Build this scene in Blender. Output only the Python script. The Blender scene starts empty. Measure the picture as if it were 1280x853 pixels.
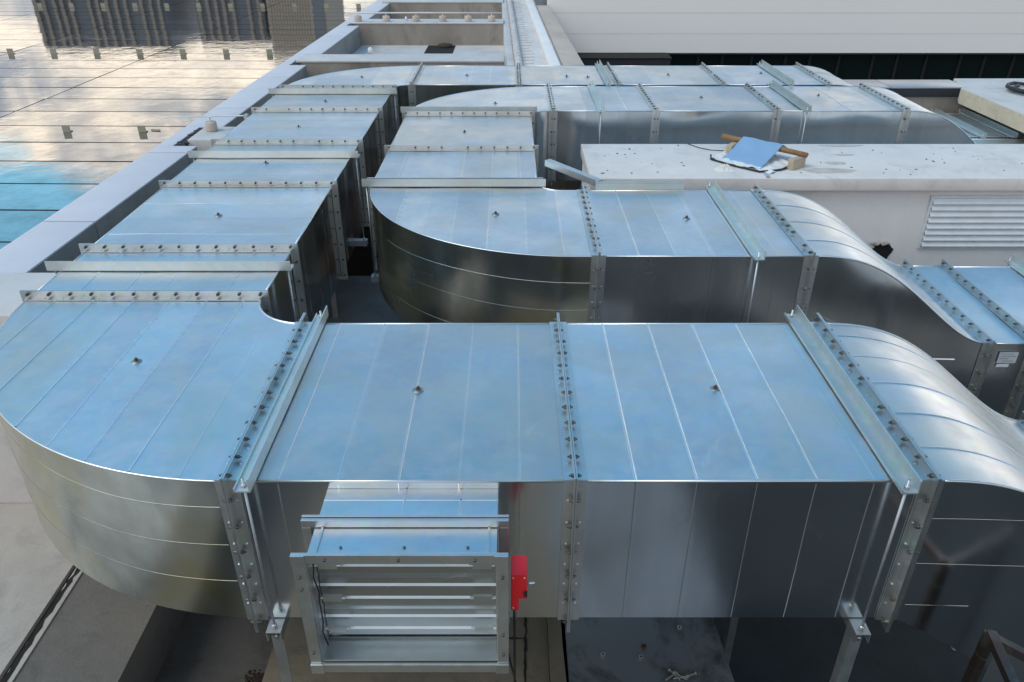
import bpy, bmesh, math, random
from mathutils import Vector, noise, Matrix
R = math.radians
random.seed(7)
S = bpy.context.scene
COL = S.collection

# ------------------------------------------------------------------ node helpers
def new_mat(name):
    m = bpy.data.materials.new(name); m.use_nodes = True
    nt = m.node_tree
    return m, nt, nt.nodes['Principled BSDF']
def nd(nt, t, **kw):
    n = nt.nodes.new(t)
    for k, v in kw.items(): setattr(n, k, v)
    return n
def noise_n(nt, vec, scale, detail=4, rough=.55, dist=0):
    n = nd(nt, 'ShaderNodeTexNoise'); n.inputs['Scale'].default_value = scale
    n.inputs['Detail'].default_value = detail; n.inputs['Roughness'].default_value = rough
    n.inputs['Distortion'].default_value = dist
    nt.links.new(vec, n.inputs['Vector']); return n.outputs['Fac']
def ramp(nt, fac, stops):
    r = nd(nt, 'ShaderNodeValToRGB'); e = r.color_ramp.elements
    while len(e) < len(stops): e.new(.5)
    for el, (p, c) in zip(e, stops):
        el.position = p; el.color = (c, c, c, 1) if not hasattr(c, '__len__') else (*c, 1)
    nt.links.new(fac, r.inputs[0]); return r.outputs[0]
def mix(nt, fac, a, b, mode='MIX'):
    m = nd(nt, 'ShaderNodeMix', data_type='RGBA', blend_type=mode)
    for sock, v in ((m.inputs[0], fac), (m.inputs[6], a), (m.inputs[7], b)):
        if isinstance(v, bpy.types.NodeSocket): nt.links.new(v, sock)
        elif hasattr(v, '__len__'): sock.default_value = (*v, 1)
        else: sock.default_value = v
    return m.outputs[2]
def math_n(nt, op, a, b=None, clamp=False):
    m = nd(nt, 'ShaderNodeMath', operation=op, use_clamp=clamp)
    for i, v in enumerate((a, b)):
        if v is None: continue
        if isinstance(v, bpy.types.NodeSocket): nt.links.new(v, m.inputs[i])
        else: m.inputs[i].default_value = v
    return m.outputs[0]
def pos(nt, scale=(1, 1, 1)):
    g = nd(nt, 'ShaderNodeNewGeometry')
    m = nd(nt, 'ShaderNodeMapping'); m.inputs['Scale'].default_value = scale
    nt.links.new(g.outputs['Position'], m.inputs['Vector']); return m.outputs[0]
def bump(nt, bsdf, h, strength, dist):
    b = nd(nt, 'ShaderNodeBump'); b.inputs['Strength'].default_value = strength
    b.inputs['Distance'].default_value = dist
    nt.links.new(h, b.inputs['Height']); nt.links.new(b.outputs[0], bsdf.inputs['Normal'])

def galv(name, base=(.78, .80, .82), dark=(.63, .66, .69), stain=None, r0=.27, r1=.46, stain_amt=.5, streak=(1, 1, 1), wr=.3, bmp=.10):
    m, nt, b = new_mat(name); L = nt.links
    p = pos(nt); ps = pos(nt, streak)
    big = noise_n(nt, ps, 1.7, 5, .6, .4)
    calm = bmp < .08
    fine = noise_n(nt, p, 2.8 if calm else 9, 2 if calm else 4, .5)
    v = nd(nt, 'ShaderNodeTexVoronoi'); v.inputs['Scale'].default_value = 26
    pd = nd(nt, 'ShaderNodeMixRGB', blend_type='ADD'); pd.inputs[0].default_value = .035
    nq = nd(nt, 'ShaderNodeTexNoise'); nq.inputs['Scale'].default_value = 30; L.new(p, nq.inputs['Vector']); L.new(p, pd.inputs[1]); L.new(nq.outputs['Color'], pd.inputs[2]); L.new(pd.outputs[0], v.inputs['Vector'])
    sp = nd(nt, 'ShaderNodeSeparateColor'); L.new(v.outputs['Color'], sp.inputs[0])
    oi = nd(nt, 'ShaderNodeObjectInfo')
    c = mix(nt, ramp(nt, big, [(.35, 0.), (.7, 1.)]), base, dark)
    c = mix(nt, .04 if calm else .13, c, v.outputs['Color'], 'SOFT_LIGHT')
    tone = math_n(nt, 'ADD', math_n(nt, 'MULTIPLY', oi.outputs['Random'], .22), .86)
    tc = nd(nt, 'ShaderNodeCombineColor')
    for i in range(3): L.new(tone, tc.inputs[i])
    c = mix(nt, 1., c, tc.outputs[0], 'MULTIPLY')
    at = nd(nt, 'ShaderNodeAttribute', attribute_name='tone')
    c = mix(nt, math_n(nt, 'MULTIPLY', at.outputs['Fac'], .55), c, mix(nt, 1., c, (.74, .76, .79), 'MULTIPLY'))
    if stain:
        sf = ramp(nt, noise_n(nt, ps, 1.15, 4, .6, .8), [(.44, 0.), (.63, stain_amt)])
        c = mix(nt, sf, c, stain)
    # pale oxide scuffs (white rust) as dull patches
    wf = ramp(nt, noise_n(nt, p, 2.6, 5, .6, .9), [(.58, 0.), (.76, wr)])
    # curved hairline scratches and wipe marks
    sn = math_n(nt, 'ABSOLUTE', math_n(nt, 'SUBTRACT', noise_n(nt, p, 1.9, 3, .45, 1.2), .5))
    sc = math_n(nt, 'MULTIPLY', ramp(nt, sn, [(.0, 1.), (.006, 0.)]), ramp(nt, noise_n(nt, p, 3.3, 2), [(.5, 0.), (.62, .4)]))
    wf = math_n(nt, 'MAXIMUM', wf, sc)
    c = mix(nt, wf, c, (.68, .70, .70))
    L.new(c, b.inputs['Base Color'])
    b.inputs['Metallic'].default_value = 1.0
    rg = math_n(nt, 'ADD', math_n(nt, 'MULTIPLY', fine, .5), math_n(nt, 'MULTIPLY', big, .5))
    rg = math_n(nt, 'ADD', rg, math_n(nt, 'MULTIPLY', sp.outputs[0], .0 if calm else .05))
    mr = nd(nt, 'ShaderNodeMapRange'); mr.inputs[1].default_value = .3; mr.inputs[2].default_value = .8
    mr.inputs[3].default_value = r0; mr.inputs[4].default_value = r1
    L.new(rg, mr.inputs[0]); rr = math_n(nt, 'ADD', mr.outputs[0], math_n(nt, 'ADD', math_n(nt, 'MULTIPLY', wf, .18), math_n(nt, 'MULTIPLY', at.outputs['Fac'], .07)))
    L.new(rr, b.inputs['Roughness'])
    h = noise_n(nt, ps, 3.5, 1.5, .45)
    if bmp > .08: h = math_n(nt, 'ADD', h, math_n(nt, 'MULTIPLY', fine, .2))
    bump(nt, b, h, bmp, .010)
    return m

def concrete(name, a, bcol, scale=1.6, stain=(.12, .11, .10), stain_amt=.35, rough=.85, stretch=(1, 1, 1), bstr=.35, spec=.35):
    m, nt, b = new_mat(name); L = nt.links
    p = pos(nt); ps = pos(nt, stretch)
    c = mix(nt, ramp(nt, noise_n(nt, ps, scale, 8, .65, .3), [(.3, 0.), (.72, 1.)]), a, bcol)
    sf = ramp(nt, noise_n(nt, ps, scale * 2.3, 9, .7, .7), [(.52, 0.), (.75, stain_amt)])
    c = mix(nt, sf, c, stain)
    gr = noise_n(nt, p, 90, 4, .7)
    c = mix(nt, .25, c, ramp(nt, gr, [(.3, .25), (.7, .8)]), 'SOFT_LIGHT')
    L.new(c, b.inputs['Base Color']); b.inputs['Roughness'].default_value = rough
    b.inputs['Specular IOR Level'].default_value = spec
    bump(nt, b, math_n(nt, 'ADD', gr, noise_n(nt, p, 22, 5, .6)), bstr, .006)
    return m
def plain(name, col, rough=.5, metal=0., var=.25, scale=9):
    m, nt, b = new_mat(name)
    p = pos(nt)
    f = noise_n(nt, p, scale, 6, .65)
    c = mix(nt, ramp(nt, f, [(.35, 0.), (.75, var)]), col, tuple(x * .45 for x in col))
    nt.links.new(c, b.inputs['Base Color'])
    b.inputs['Metallic'].default_value = metal
    r = nd(nt, 'ShaderNodeMapRange'); r.inputs[3].default_value = max(.02, rough - .1); r.inputs[4].default_value = rough + .12
    nt.links.new(f, r.inputs[0]); nt.links.new(r.outputs[0], b.inputs['Roughness'])
    bump(nt, b, f, .1, .004)
    return m

M = {}
M['top'] = galv('galvanised sheet top', stain=(.70, .64, .54), stain_amt=.5, r0=.27, r1=.50, wr=.5)
M['side'] = galv('galvanised sheet side', base=(.79, .81, .81), dark=(.64, .67, .68), r0=.11, r1=.24, streak=(2.5, 2.5, .3), wr=.0, bmp=.05)
M['bend'] = galv('galvanised sheet bend', base=(.86, .86, .79), dark=(.36, .40, .385), stain=(.76, .66, .35), stain_amt=.8, r0=.15, r1=.30, streak=(1, 1, .8), wr=.15, bmp=.06)  # dark and pale patches imitate warped reflections, under the olive stain
M['steel'] = galv('galvanised flange steel', base=(.74, .77, .78), dark=(.58, .61, .61), stain=(.45, .30, .18), stain_amt=.12, r0=.3, r1=.5)
M['angle'] = galv('hot dip galvanised angle', base=(.70, .745, .74), dark=(.58, .63, .62), r0=.42, r1=.62)
M['bolt'] = plain('dark zinc bolt', (.16, .15, .14), .45, .9, .6, 40)
M['rod'] = galv('threaded rod steel', base=(.5, .53, .55), dark=(.36, .38, .4), r0=.4, r1=.6)
M['rust'] = plain('rusty steel', (.12, .06, .04), .75, .3, .7, 30)
M['louver'] = plain('pale louvre paint', (.66, .70, .74), .35)
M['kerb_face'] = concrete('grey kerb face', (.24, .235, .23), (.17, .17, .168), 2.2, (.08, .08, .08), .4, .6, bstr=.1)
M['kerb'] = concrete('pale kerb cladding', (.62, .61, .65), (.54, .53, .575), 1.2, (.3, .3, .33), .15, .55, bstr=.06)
M['floor_l'] = concrete('light screed', (.45, .405, .37), (.33, .30, .275), 1.5, (.12, .11, .10), .4)
M['floor_m'] = concrete('grey screed', (.16, .145, .13), (.115, .105, .098), 1.8, (.05, .05, .05), .5)
M['floor_t'] = concrete('tan screed', (.20, .165, .12), (.14, .115, .085), 2.2, (.05, .045, .035), .55)
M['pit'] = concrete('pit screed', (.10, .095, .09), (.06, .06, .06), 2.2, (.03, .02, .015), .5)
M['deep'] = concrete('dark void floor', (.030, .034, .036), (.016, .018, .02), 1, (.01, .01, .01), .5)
M['white_conc'] = concrete('pale painted concrete', (.69, .645, .625), (.56, .525, .51), 1.3, (.30, .28, .26), .45, .8, bstr=.2)
M['white_wall'] = concrete('white render', (.79, .76, .75), (.70, .67, .66), .8, (.5, .48, .45), .3, .8, (1.5, 1.5, .3), bstr=.12)
M['raw'] = concrete('raw stained concrete', (.36, .32, .28), (.24, .21, .18), 1.3, (.09, .07, .055), .65, .9, (1, 1, .35))
M['beam'] = concrete('weathered beam top', (.58, .56, .56), (.46, .45, .45), 1.5, (.2, .18, .16), .35)
M['parapet'] = concrete('tan parapet stone', (.54, .45, .385), (.42, .345, .30), .8, (.2, .17, .15), .4)
M['dust'] = concrete('white powder', (.75, .74, .72), (.6, .58, .55), 8, (.4, .38, .35), .3)
M['white_panel'] = plain('white wall panel', (.88, .865, .855), .4, 0, .05, .4)
M['dark_fascia'] = plain('dark fascia metal', (.016, .019, .027), .65, .0, .3)
M['cap'] = plain('grey metal cap', (.36, .37, .41), .3, .6, .2, 1.2)
M['black'] = plain('black rubber', (.014, .014, .015), .55)
M['crack'] = plain('open joint dirt', (.012, .011, .01), .95)
M['red'] = plain('red enamel', (.62, .012, .018), .35, 0, .08)
M['brick'] = concrete('sandy brick', (.48, .40, .30), (.38, .31, .23), 12, (.2, .15, .1), .4)
M['wood'] = plain('rough timber', (.27, .155, .07), .8, 0, .6, 18)
M['blue_sheet'] = plain('pale blue coated sheet', (.29, .44, .62), .32, .3, .05)
M['cloth'] = plain('white wrap', (.72, .71, .70), .7)
M['worn'] = galv('worn grey washer', base=(.34, .36, .38), dark=(.24, .25, .26), r0=.45, r1=.6)
M['blade'] = galv('shade-toned damper sheet', base=(.58, .605, .60), dark=(.44, .465, .47), r0=.26, r1=.4, wr=0, bmp=.04)  # darker zinc for blades and casing floor paints in the interior's shade
M['plate'] = None
def plate_mat():
    m, nt, b = new_mat('dull steel plate'); p = pos(nt)
    f = ramp(nt, noise_n(nt, p, 2.6, 7, .7, .5), [(.48, 0.), (.66, 1.)])
    c = mix(nt, f, (.19, .205, .225), (.06, .048, .042))
    nt.links.new(c, b.inputs['Base Color']); b.inputs['Metallic'].default_value = .55
    b.inputs['Roughness'].default_value = .5
    bump(nt, b, noise_n(nt, p, 30, 5), .2, .005); return m
M['plate'] = plate_mat()
def glass_mat():
    m, nt, b = new_mat('mirror coated roof glass'); p = pos(nt)
    d = noise_n(nt, p, 3.0, 6, .7)
    c = mix(nt, ramp(nt, d, [(.42, 0.), (.68, .8)]), (.66, .645, .615), (.36, .345, .315))
    nt.links.new(c, b.inputs['Base Color']); b.inputs['Metallic'].default_value = .96
    r = nd(nt, 'ShaderNodeMapRange'); r.inputs[1].default_value = .4; r.inputs[2].default_value = .8
    r.inputs[3].default_value = .015; r.inputs[4].default_value = .10
    nt.links.new(d, r.inputs[0]); nt.links.new(r.outputs[0], b.inputs['Roughness'])
    bump(nt, b, noise_n(nt, p, 3.4, 4, .55), .13, .01); return m
M['glass'] = glass_mat()
m, nt, b = new_mat('dark window glass'); b.inputs['Base Color'].default_value = (.006, .012, .012, 1); b.inputs['Roughness'].default_value = .06
b.inputs['Specular IOR Level'].default_value = .25
M['window'] = m

# ------------------------------------------------------------------ mesh helpers
def smooth_by(bm, ang=35):
    for f in bm.faces: f.smooth = True
    for e in bm.edges:
        if len(e.link_faces) == 2 and e.calc_face_angle(0) > R(ang): e.smooth = False
def link(name, bm, mat, parent=None, smooth=True, bevel=0):
    if bevel:
        ed = [e for e in bm.edges if len(e.link_faces) == 2 and e.calc_face_angle(0) > R(50)]
        bmesh.ops.bevel(bm, geom=ed, offset=bevel, segments=2, profile=.6, affect='EDGES', clamp_overlap=True)
    if smooth: smooth_by(bm)
    me = bpy.data.meshes.new(name)
    if parent is not None:
        bm.transform(Matrix.Translation(-world_loc(parent)))
    bm.to_mesh(me); bm.free()
    me.materials.append(mat if not isinstance(mat, str) else M[mat])
    o = bpy.data.objects.new(name, me); COL.objects.link(o)
    if parent is not None: o.parent = parent
    return o
def world_loc(o):
    v = Vector(o.location)
    while o.parent: o = o.parent; v += Vector(o.location)
    return v
def tag(o, label, cat, group=None, kind=None):
    if label: o['label'] = label
    if cat: o['category'] = cat
    if group: o['group'] = group
    if kind: o['kind'] = kind
    return o
def thing(name, label, cat, loc, group=None):
    o = bpy.data.objects.new(name, None); COL.objects.link(o); o.location = loc
    o.empty_display_size = .1
    return tag(o, label, cat, group)
def struct(name, bm, mat, **k):
    o = link(name, bm, mat, **k); o['kind'] = 'structure'; return o
def box(bm, x0, x1, y0, y1, z0, z1):
    r = bmesh.ops.create_cube(bm, size=1)['verts']
    for v in r:
        v.co = Vector(((x0 + x1) / 2 + v.co.x * (x1 - x0), (y0 + y1) / 2 + v.co.y * (y1 - y0), (z0 + z1) / 2 + v.co.z * (z1 - z0)))
    return r
def bbox(*a):
    bm = bmesh.new(); box(bm, *a); return bm
def rbox(bm, c, size, mat3):
    r = bmesh.ops.create_cube(bm, size=1)['verts']
    for v in r:
        v.co = Vector(c) + mat3 @ Vector((v.co.x * size[0], v.co.y * size[1], v.co.z * size[2]))
    return r
def tube(bm, pts, r, n=8, cap=True):
    pts = [Vector(p) for p in pts]; rings = []
    for i, p in enumerate(pts):
        d = (pts[min(i + 1, len(pts) - 1)] - pts[max(i - 1, 0)]).normalized()
        a = d.orthogonal().normalized() if i == 0 else (rings_a - d * rings_a.dot(d)).normalized()
        rings_a = a; bb = d.cross(a)
        rr = r[i] if hasattr(r, '__len__') else r
        rings.append([bm.verts.new(p + rr * (math.cos(2 * math.pi * k / n) * a + math.sin(2 * math.pi * k / n) * bb)) for k in range(n)])
    for A, B in zip(rings, rings[1:]):
        for k in range(n): bm.faces.new((A[k], A[(k + 1) % n], B[(k + 1) % n], B[k]))
    if cap:
        bm.faces.new(rings[0][::-1]); bm.faces.new(rings[-1])
def prism(bm, poly, z0, z1):
    lo = [bm.verts.new((x, y, z0)) for x, y in poly]; hi = [bm.verts.new((x, y, z1)) for x, y in poly]
    n = len(poly); bm.faces.new(hi); bm.faces.new(lo[::-1])
    for i in range(n): bm.faces.new((lo[i], lo[(i + 1) % n], hi[(i + 1) % n], hi[i]))
    bmesh.ops.recalc_face_normals(bm, faces=bm.faces[:])
def oil(p, u, v, amp, freq, seed):
    w = min(1, 6 * max(0, min(u, 1 - u))) * min(1, 6 * max(0, min(v, 1 - v)))
    return amp * w * noise.noise(Vector(p) * freq + Vector((seed, seed * 2.3, 0)))
def grid(bm, f, nu, nv, amp=0, nrm=(0, 0, 1), freq=2.2, flip=False, seed=0, strip=None):
    """sheet f(u,v) with a little oil-canning along nrm, fading out at its borders"""
    vs = []
    N = None if callable(nrm) else Vector(nrm)
    lay = bm.faces.layers.float.get('tone') or bm.faces.layers.float.new('tone')
    for i in range(nu + 1):
        row = []
        for j in range(nv + 1):
            u, v = i / nu, j / nv
            p = Vector(f(u, v))
            if amp:
                p = p + (N if N is not None else nrm(u, v)) * oil(p, u, v, amp, freq, seed)
            row.append(bm.verts.new(p))
        vs.append(row)
    for i in range(nu):
        for j in range(nv):
            q = (vs[i][j], vs[i + 1][j], vs[i + 1][j + 1], vs[i][j + 1])
            fc = bm.faces.new(q[::-1] if flip else q)
            if strip: fc[lay] = strip(*((q[0].co + q[2].co) / 2))
_tones = [random.random() for k in range(400)]
def strips(seams, i, seed):
    """one tone per sheet between the seams"""
    ss_ = sorted(seams)
    def f(*c): return _tones[(sum(1 for s_ in ss_ if c[i] > s_) + int(seed * 17)) % 400]
    return f if ss_ else None
def lerp(a, b, t): return a + (b - a) * t
def ridge(bm, pts, up, across, w=.0085, h=.0031):
    """a folded lock seam: triangular bead along pts"""
    rows = []; h *= random.choice((.45, .8, 1, 1.15)); w *= random.uniform(.75, 1.1)
    for p, u, a in zip(pts, up, across):
        p, u, a = Vector(p), Vector(u), Vector(a)
        rows.append([bm.verts.new(q) for q in (p - a * w - u * .004, p - a * w * .35 + u * h, p + a * w * .35 + u * h, p + a * w - u * .004)])
    for A, B in zip(rows, rows[1:]):
        for k in range(3): bm.faces.new((A[k], A[k + 1], B[k + 1], B[k]))

# ------------------------------------------------------------------ duct kit
T, B0 = 1.6, .82          # top and bottom of the upper level ducts
FH = .045                 # flange leg height
_bolt = {}
def bolt_mesh(axis):
    if axis not in _bolt:
        bm = bmesh.new()
        d = Vector((1, 0, 0)) if axis == 'X' else Vector((0, 1, 0))
        tube(bm, [d * -.017, d * -.006], .0092, 6); tube(bm, [d * .006, d * .016], .0088, 6)
        tube(bm, [d * -.026, d * .024], .0045, 6)
        me = bpy.data.meshes.new('bolt'); bm.to_mesh(me); bm.free(); me.materials.append(M['bolt']); _bolt[axis] = me
    return _bolt[axis]
def flange(root, axis, p, inward, a0, a1, z0, z1, bolts=True, n_top=12, n_side=6, ext=.0):
    """angle-iron ring at p; its collar runs to p + inward*.045"""
    bm = bmesh.new()
    def bar(q0, q1, b0, b1, c0, c1):
        q0, q1 = min(q0, q1), max(q0, q1)
        if axis == 'X': box(bm, q0, q1, b0, b1, c0, c1)
        else: box(bm, b0, b1, q0, q1, c0, c1)
    t = .006; q = p + inward * .0008
    e = q + inward * t
    bar(q, e, a0 - FH - ext, a1 + FH + ext, z1 + .0025, z1 + FH)
    bar(q, e, a0 - FH, a1 + FH, z0 - FH, z0 - .0025)
    bar(q, e, a0 - FH, a0 - .0025, z0 - .0022, z1 + .0022)
    bar(q, e, a1 + .0025, a1 + FH, z0 - .0022, z1 + .0022)
    f = e + inward * .04; g = .0075
    bar(e + inward * .0004, f, a0 - g, a1 + g, z1 + .003, z1 + g + .0005)
    bar(e + inward * .0004, f, a0 - g, a1 + g, z0 - g, z0 - .003)
    bar(e + inward * .0004, f, a0 - g - .0006, a0 - .003, z0 - .0026, z1 + .0026)
    bar(e + inward * .0004, f, a1 + .003, a1 + g + .0006, z0 - .0026, z1 + .0026)
    # little screws through the collar
    mid = (e + f) / 2
    for k in range(n_top):
        a = lerp(a0 + .05, a1 - .05, (k + .5) / n_top)
        bar(mid - .004, mid + .004, a - .004, a + .004, z1 + g, z1 + g + .005)
    for k in range(n_side):
        zz = lerp(z0 + .04, z1 - .04, (k + .5) / n_side)
        bar(mid - .004, mid + .004, a0 - g - .006, a0 - g, zz - .004, zz + .004)
    fl = link('flange', bm, 'steel', root, smooth=False)
    if bolts:
        spots = [(lerp(a0 + .0, a1 - .0, k / (n_top - 1)), z1 + .026) for k in range(n_top)]
        spots += [(a0 - .025, lerp(z0 + .0, z1 - .08, k / (n_side - 1))) for k in range(n_side)]
        if axis == 'Y': spots += [(a1 + .025, lerp(z0, z1 - .08, k / (n_side - 1))) for k in range(n_side)]
        wl = world_loc(fl)
        for a, zz in spots:
            if random.random() < .04: continue
            o = bpy.data.objects.new('bolt', bolt_mesh(axis)); COL.objects.link(o); o.parent = fl
            j = random.uniform(-.004, .004)
            P = Vector((p + j, a, zz)) if axis == 'X' else Vector((a, p + j, zz))
            o.location = P - wl
            rot = random.random() * 1.0
            o.rotation_euler = (rot, 0, 0) if axis == 'X' else (0, rot, 0)
    return fl
def washer(root, x, y, z=T):
    bm = bmesh.new()
    n = 20; pr = [(.0, .008), (.010, .008), (.027, .003), (.029, -.004)]
    rings = [[bm.verts.new((x + r * math.cos(2 * math.pi * k / n), y + r * math.sin(2 * math.pi * k / n), z + h)) for k in range(n)] for r, h in pr[1:]]
    for A, Bq in zip(rings, rings[1:]):
        for k in range(n): bm.faces.new((Bq[k], Bq[(k + 1) % n], A[(k + 1) % n], A[k]))
    bm.faces.new(rings[0])
    w = link('washer', bm, 'worn', root)
    bm = bmesh.new(); tube(bm, [(x, y, z + .008), (x, y, z + .017)], .010, 6); tube(bm, [(x, y, z + .017), (x + .002, y, z + .024)], .0045, 8)
    link('nut', bm, 'rust', w, smooth=False)

def straight(name, label, axis, p0, p1, a0, a1, seams=(), seam_axis='cross', washers=(), bolts=(True, False), z0=B0, z1=T, fl=(True, True), amp=.007, group='straight duct sections', seed=0, side_mat='side', ext=0):
    c = ((p0 + p1) / 2, (a0 + a1) / 2) if axis == 'X' else ((a0 + a1) / 2, (p0 + p1) / 2)
    root = thing('duct_section', label, 'duct section', (c[0], c[1], z0), group)
    P = (lambda q, a, z: (q, a, z)) if axis == 'X' else (lambda q, a, z: (a, q, z))
    n = max(4, int((p1 - p0) / .05))
    fl_ = axis == 'Y'
    A = lambda u, v: P(lerp(p0, p1, u), lerp(a0, a1, v), z1)
    ci = (0 if axis == 'X' else 1) if seam_axis == 'cross' else (1 if axis == 'X' else 0)
    bm = bmesh.new(); grid(bm, A, n, 26, amp, (0, 0, 1), flip=fl_, seed=seed, strip=strips(seams, ci, seed))
    def topp(q, a):
        p = P(q, a, z1); return (p[0], p[1], p[2] + oil(p, (q - p0) / (p1 - p0), (a - a0) / (a1 - a0), amp, 2.2, seed))
    cr = Vector(P(1, 0, 0)); al = Vector(P(0, 1, 0))
    zs = Vector((0, 0, 1))
    if seam_axis == 'cross':
        for s in seams: ridge(bm, [topp(s, lerp(a0 + .003, a1 - .003, k / 30)) for k in range(31)], [zs] * 31, [cr] * 31, h=.0031 if axis == 'X' else .0015)
    else:
        for s in seams: ridge(bm, [topp(lerp(p0 + .003, p1 - .003, k / 30), s) for k in range(31)], [zs] * 31, [al] * 31)
    # folded corner lock along the two long top edges
    for a, sg in ((a0, -1), (a1, 1)):
        tube(bm, [P(p0 + .05, a + sg * .001, z1 - .001), P(p1 - .05, a + sg * .001, z1 - .001)], .0055, 8)
    link('top_panel', bm, 'top', root)
    for a, sg in ((a0, -1), (a1, 1)):
        bm = bmesh.new()
        grid(bm, lambda u, v: P(lerp(p0, p1, u), a, lerp(z0, z1, v)), n, 14, amp * 1.2, P(0, sg, 0), freq=1.8, flip=(sg > 0) ^ fl_, seed=seed + 5, strip=strips(seams, ci, seed) if seam_axis == 'cross' else None)
        if seam_axis == 'cross':
            for s in seams:
                pts = []
                for k in range(17):
                    v = .004 + .98 * k / 16; p = P(s, a, lerp(z0, z1, v)); d_ = oil(p, (s - p0) / (p1 - p0), v, amp * 1.2, 1.8, seed + 5) * sg
                    pts.append(P(s, a + d_, p[2]))
                ridge(bm, pts, [Vector(P(0, sg, 0))] * 17, [cr] * 17, w=.0045, h=.0017)
        link('side_panel', bm, side_mat, root)
    bm = bmesh.new(); grid(bm, lambda u, v: P(lerp(p0, p1, u), lerp(a0, a1, v), z0), 2, 2, flip=not fl_)
    link('bottom_panel', bm, 'side', root)
    if fl[0]: flange(root, axis, p0, 1, a0, a1, z0, z1, bolts[0], ext=ext)
    if fl[1]: flange(root, axis, p1, -1, a0, a1, z0, z1, bolts[1], ext=ext)
    for w in washers: washer(root, *w, z1)
    return root

def elbow(label, cx, cy, ri, rox, roy, sy, seams, washers, bands=(.25, .5, .76), z0=B0, z1=T, seed=0, bolt_in=True, bolt_out=True, xe=None):
    """quarter bend: from the Y-running leg at y=cy to the X-running leg at x=xe; bulges to -X and to sy*Y"""
    xe = cx if xe is None else xe
    root = thing('duct_elbow', label, 'duct elbow', (cx - ri * .7 - .4, cy + sy * (ri * .7 + .4), z0), 'duct elbows')
    H = math.pi / 2; k0 = 1.0 if xe == cx else .86
    def arc(rx, ry, k):
        if k <= k0:
            th = H * k / k0; return (cx - rx * math.cos(th), cy + sy * ry * math.sin(th))
        return (lerp(cx, xe, (k - k0) / (1 - k0)), cy + sy * ry)
    def pt(f, k, z):
        a, b_ = arc(ri, ri, k), arc(rox, roy, k)
        return (lerp(a[0], b_[0], f), lerp(a[1], b_[1], f), z)
    bm = bmesh.new()
    grid(bm, lambda u, v: pt(u, v, z1), 30, 56, .009, (0, 0, 1), freq=1.8, flip=(sy > 0), seed=seed, strip=strips(seams, 0, seed))
    zs = Vector((0, 0, 1))
    for X in seams:
        dx = cx - X
        if dx >= rox or X > xe - .03: continue
        far = (roy * math.sqrt(1 - (dx / rox) ** 2) if dx > 0 else roy) - .004
        near = (math.sqrt(ri * ri - dx * dx) if 0 < dx < ri else (ri if dx <= 0 else .04)) + .005
        if far - near < .03: continue
        pts = []; dr = random.uniform(-.006, .006)
        for k in range(31):
            x, y = X + dr * k / 30, cy + sy * lerp(near, far, k / 30)
            ex, ey = cx - x, abs(y - cy); th = math.atan2(ey, max(ex, 1e-4)); rm = 1 / math.sqrt((math.cos(th) / rox) ** 2 + (math.sin(th) / roy) ** 2)
            fr = (math.hypot(ex, ey) - ri) / (rm - ri) if ex > 0 else (ey - ri) / (roy - ri)
            kk = th / H * k0 if ex > 0 else k0 + (1 - k0) * (-ex / max(1e-4, xe - cx))
            pts.append((x, y, z1 + oil((x, y, z1), fr, kk, .009, 1.8, seed)))
        ridge(bm, pts, [zs] * 31, [Vector((1, 0, 0))] * 31)
    tube(bm, [(*arc(rox + .002, roy + .002, k / 44), z1 - .001) for k in range(45)], .005, 8)
    tube(bm, [(*arc(ri - .001, ri - .001, k / 24), z1) for k in range(25)], .0055, 8)
    link('top_plate', bm, 'top', root)
    for nm, rx, ry, sg in (('outer_wall', rox, roy, 1), ('inner_wall', ri, ri, -1)):
        bm = bmesh.new()
        def nr(u, v):
            th = H * min(1, u / k0); return Vector((-math.cos(th) * ry, sy * math.sin(th) * rx, 0)).normalized() * sg
        grid(bm, lambda u, v: (*arc(rx, ry, u), lerp(z0, z1, v)), 56 if sg > 0 else 24, 14, .006, nr, freq=1.6, flip=(sg > 0) ^ (sy < 0), seed=seed + 3)
        if sg > 0:
            for fz in bands:
                zz = lerp(z0, z1, fz)
                ks = [k / 48 for k in range(1, 48)]
                pts = []
                for k in ks:
                    z_ = zz + .006 * math.sin(9 * k + fz * 20); p = (*arc(rx, ry, k), z_)
                    pts.append(Vector(p) + nr(k, 0) * oil(p, k, (z_ - z0) / (z1 - z0), .006, 1.6, seed + 3))
                ridge(bm, pts, [nr(k, 0) for k in ks], [zs] * len(ks), w=.006, h=.0010)
        link(nm, bm, 'bend' if sg > 0 else 'side', root)
    bm = bmesh.new(); grid(bm, lambda u, v: pt(u, v, z0), 4, 24, flip=(sy < 0))
    link('bottom_plate', bm, 'side', root)
    flange(root, 'Y', cy, sy, cx - rox, cx - ri, z0, z1, bolt_in)
    ys = sorted((cy + sy * ri, cy + sy * roy))
    flange(root, 'X', xe, -1, ys[0], ys[1], z0, z1, bolt_out)
    for w in washers: washer(root, *w, z1)
    return root

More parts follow.
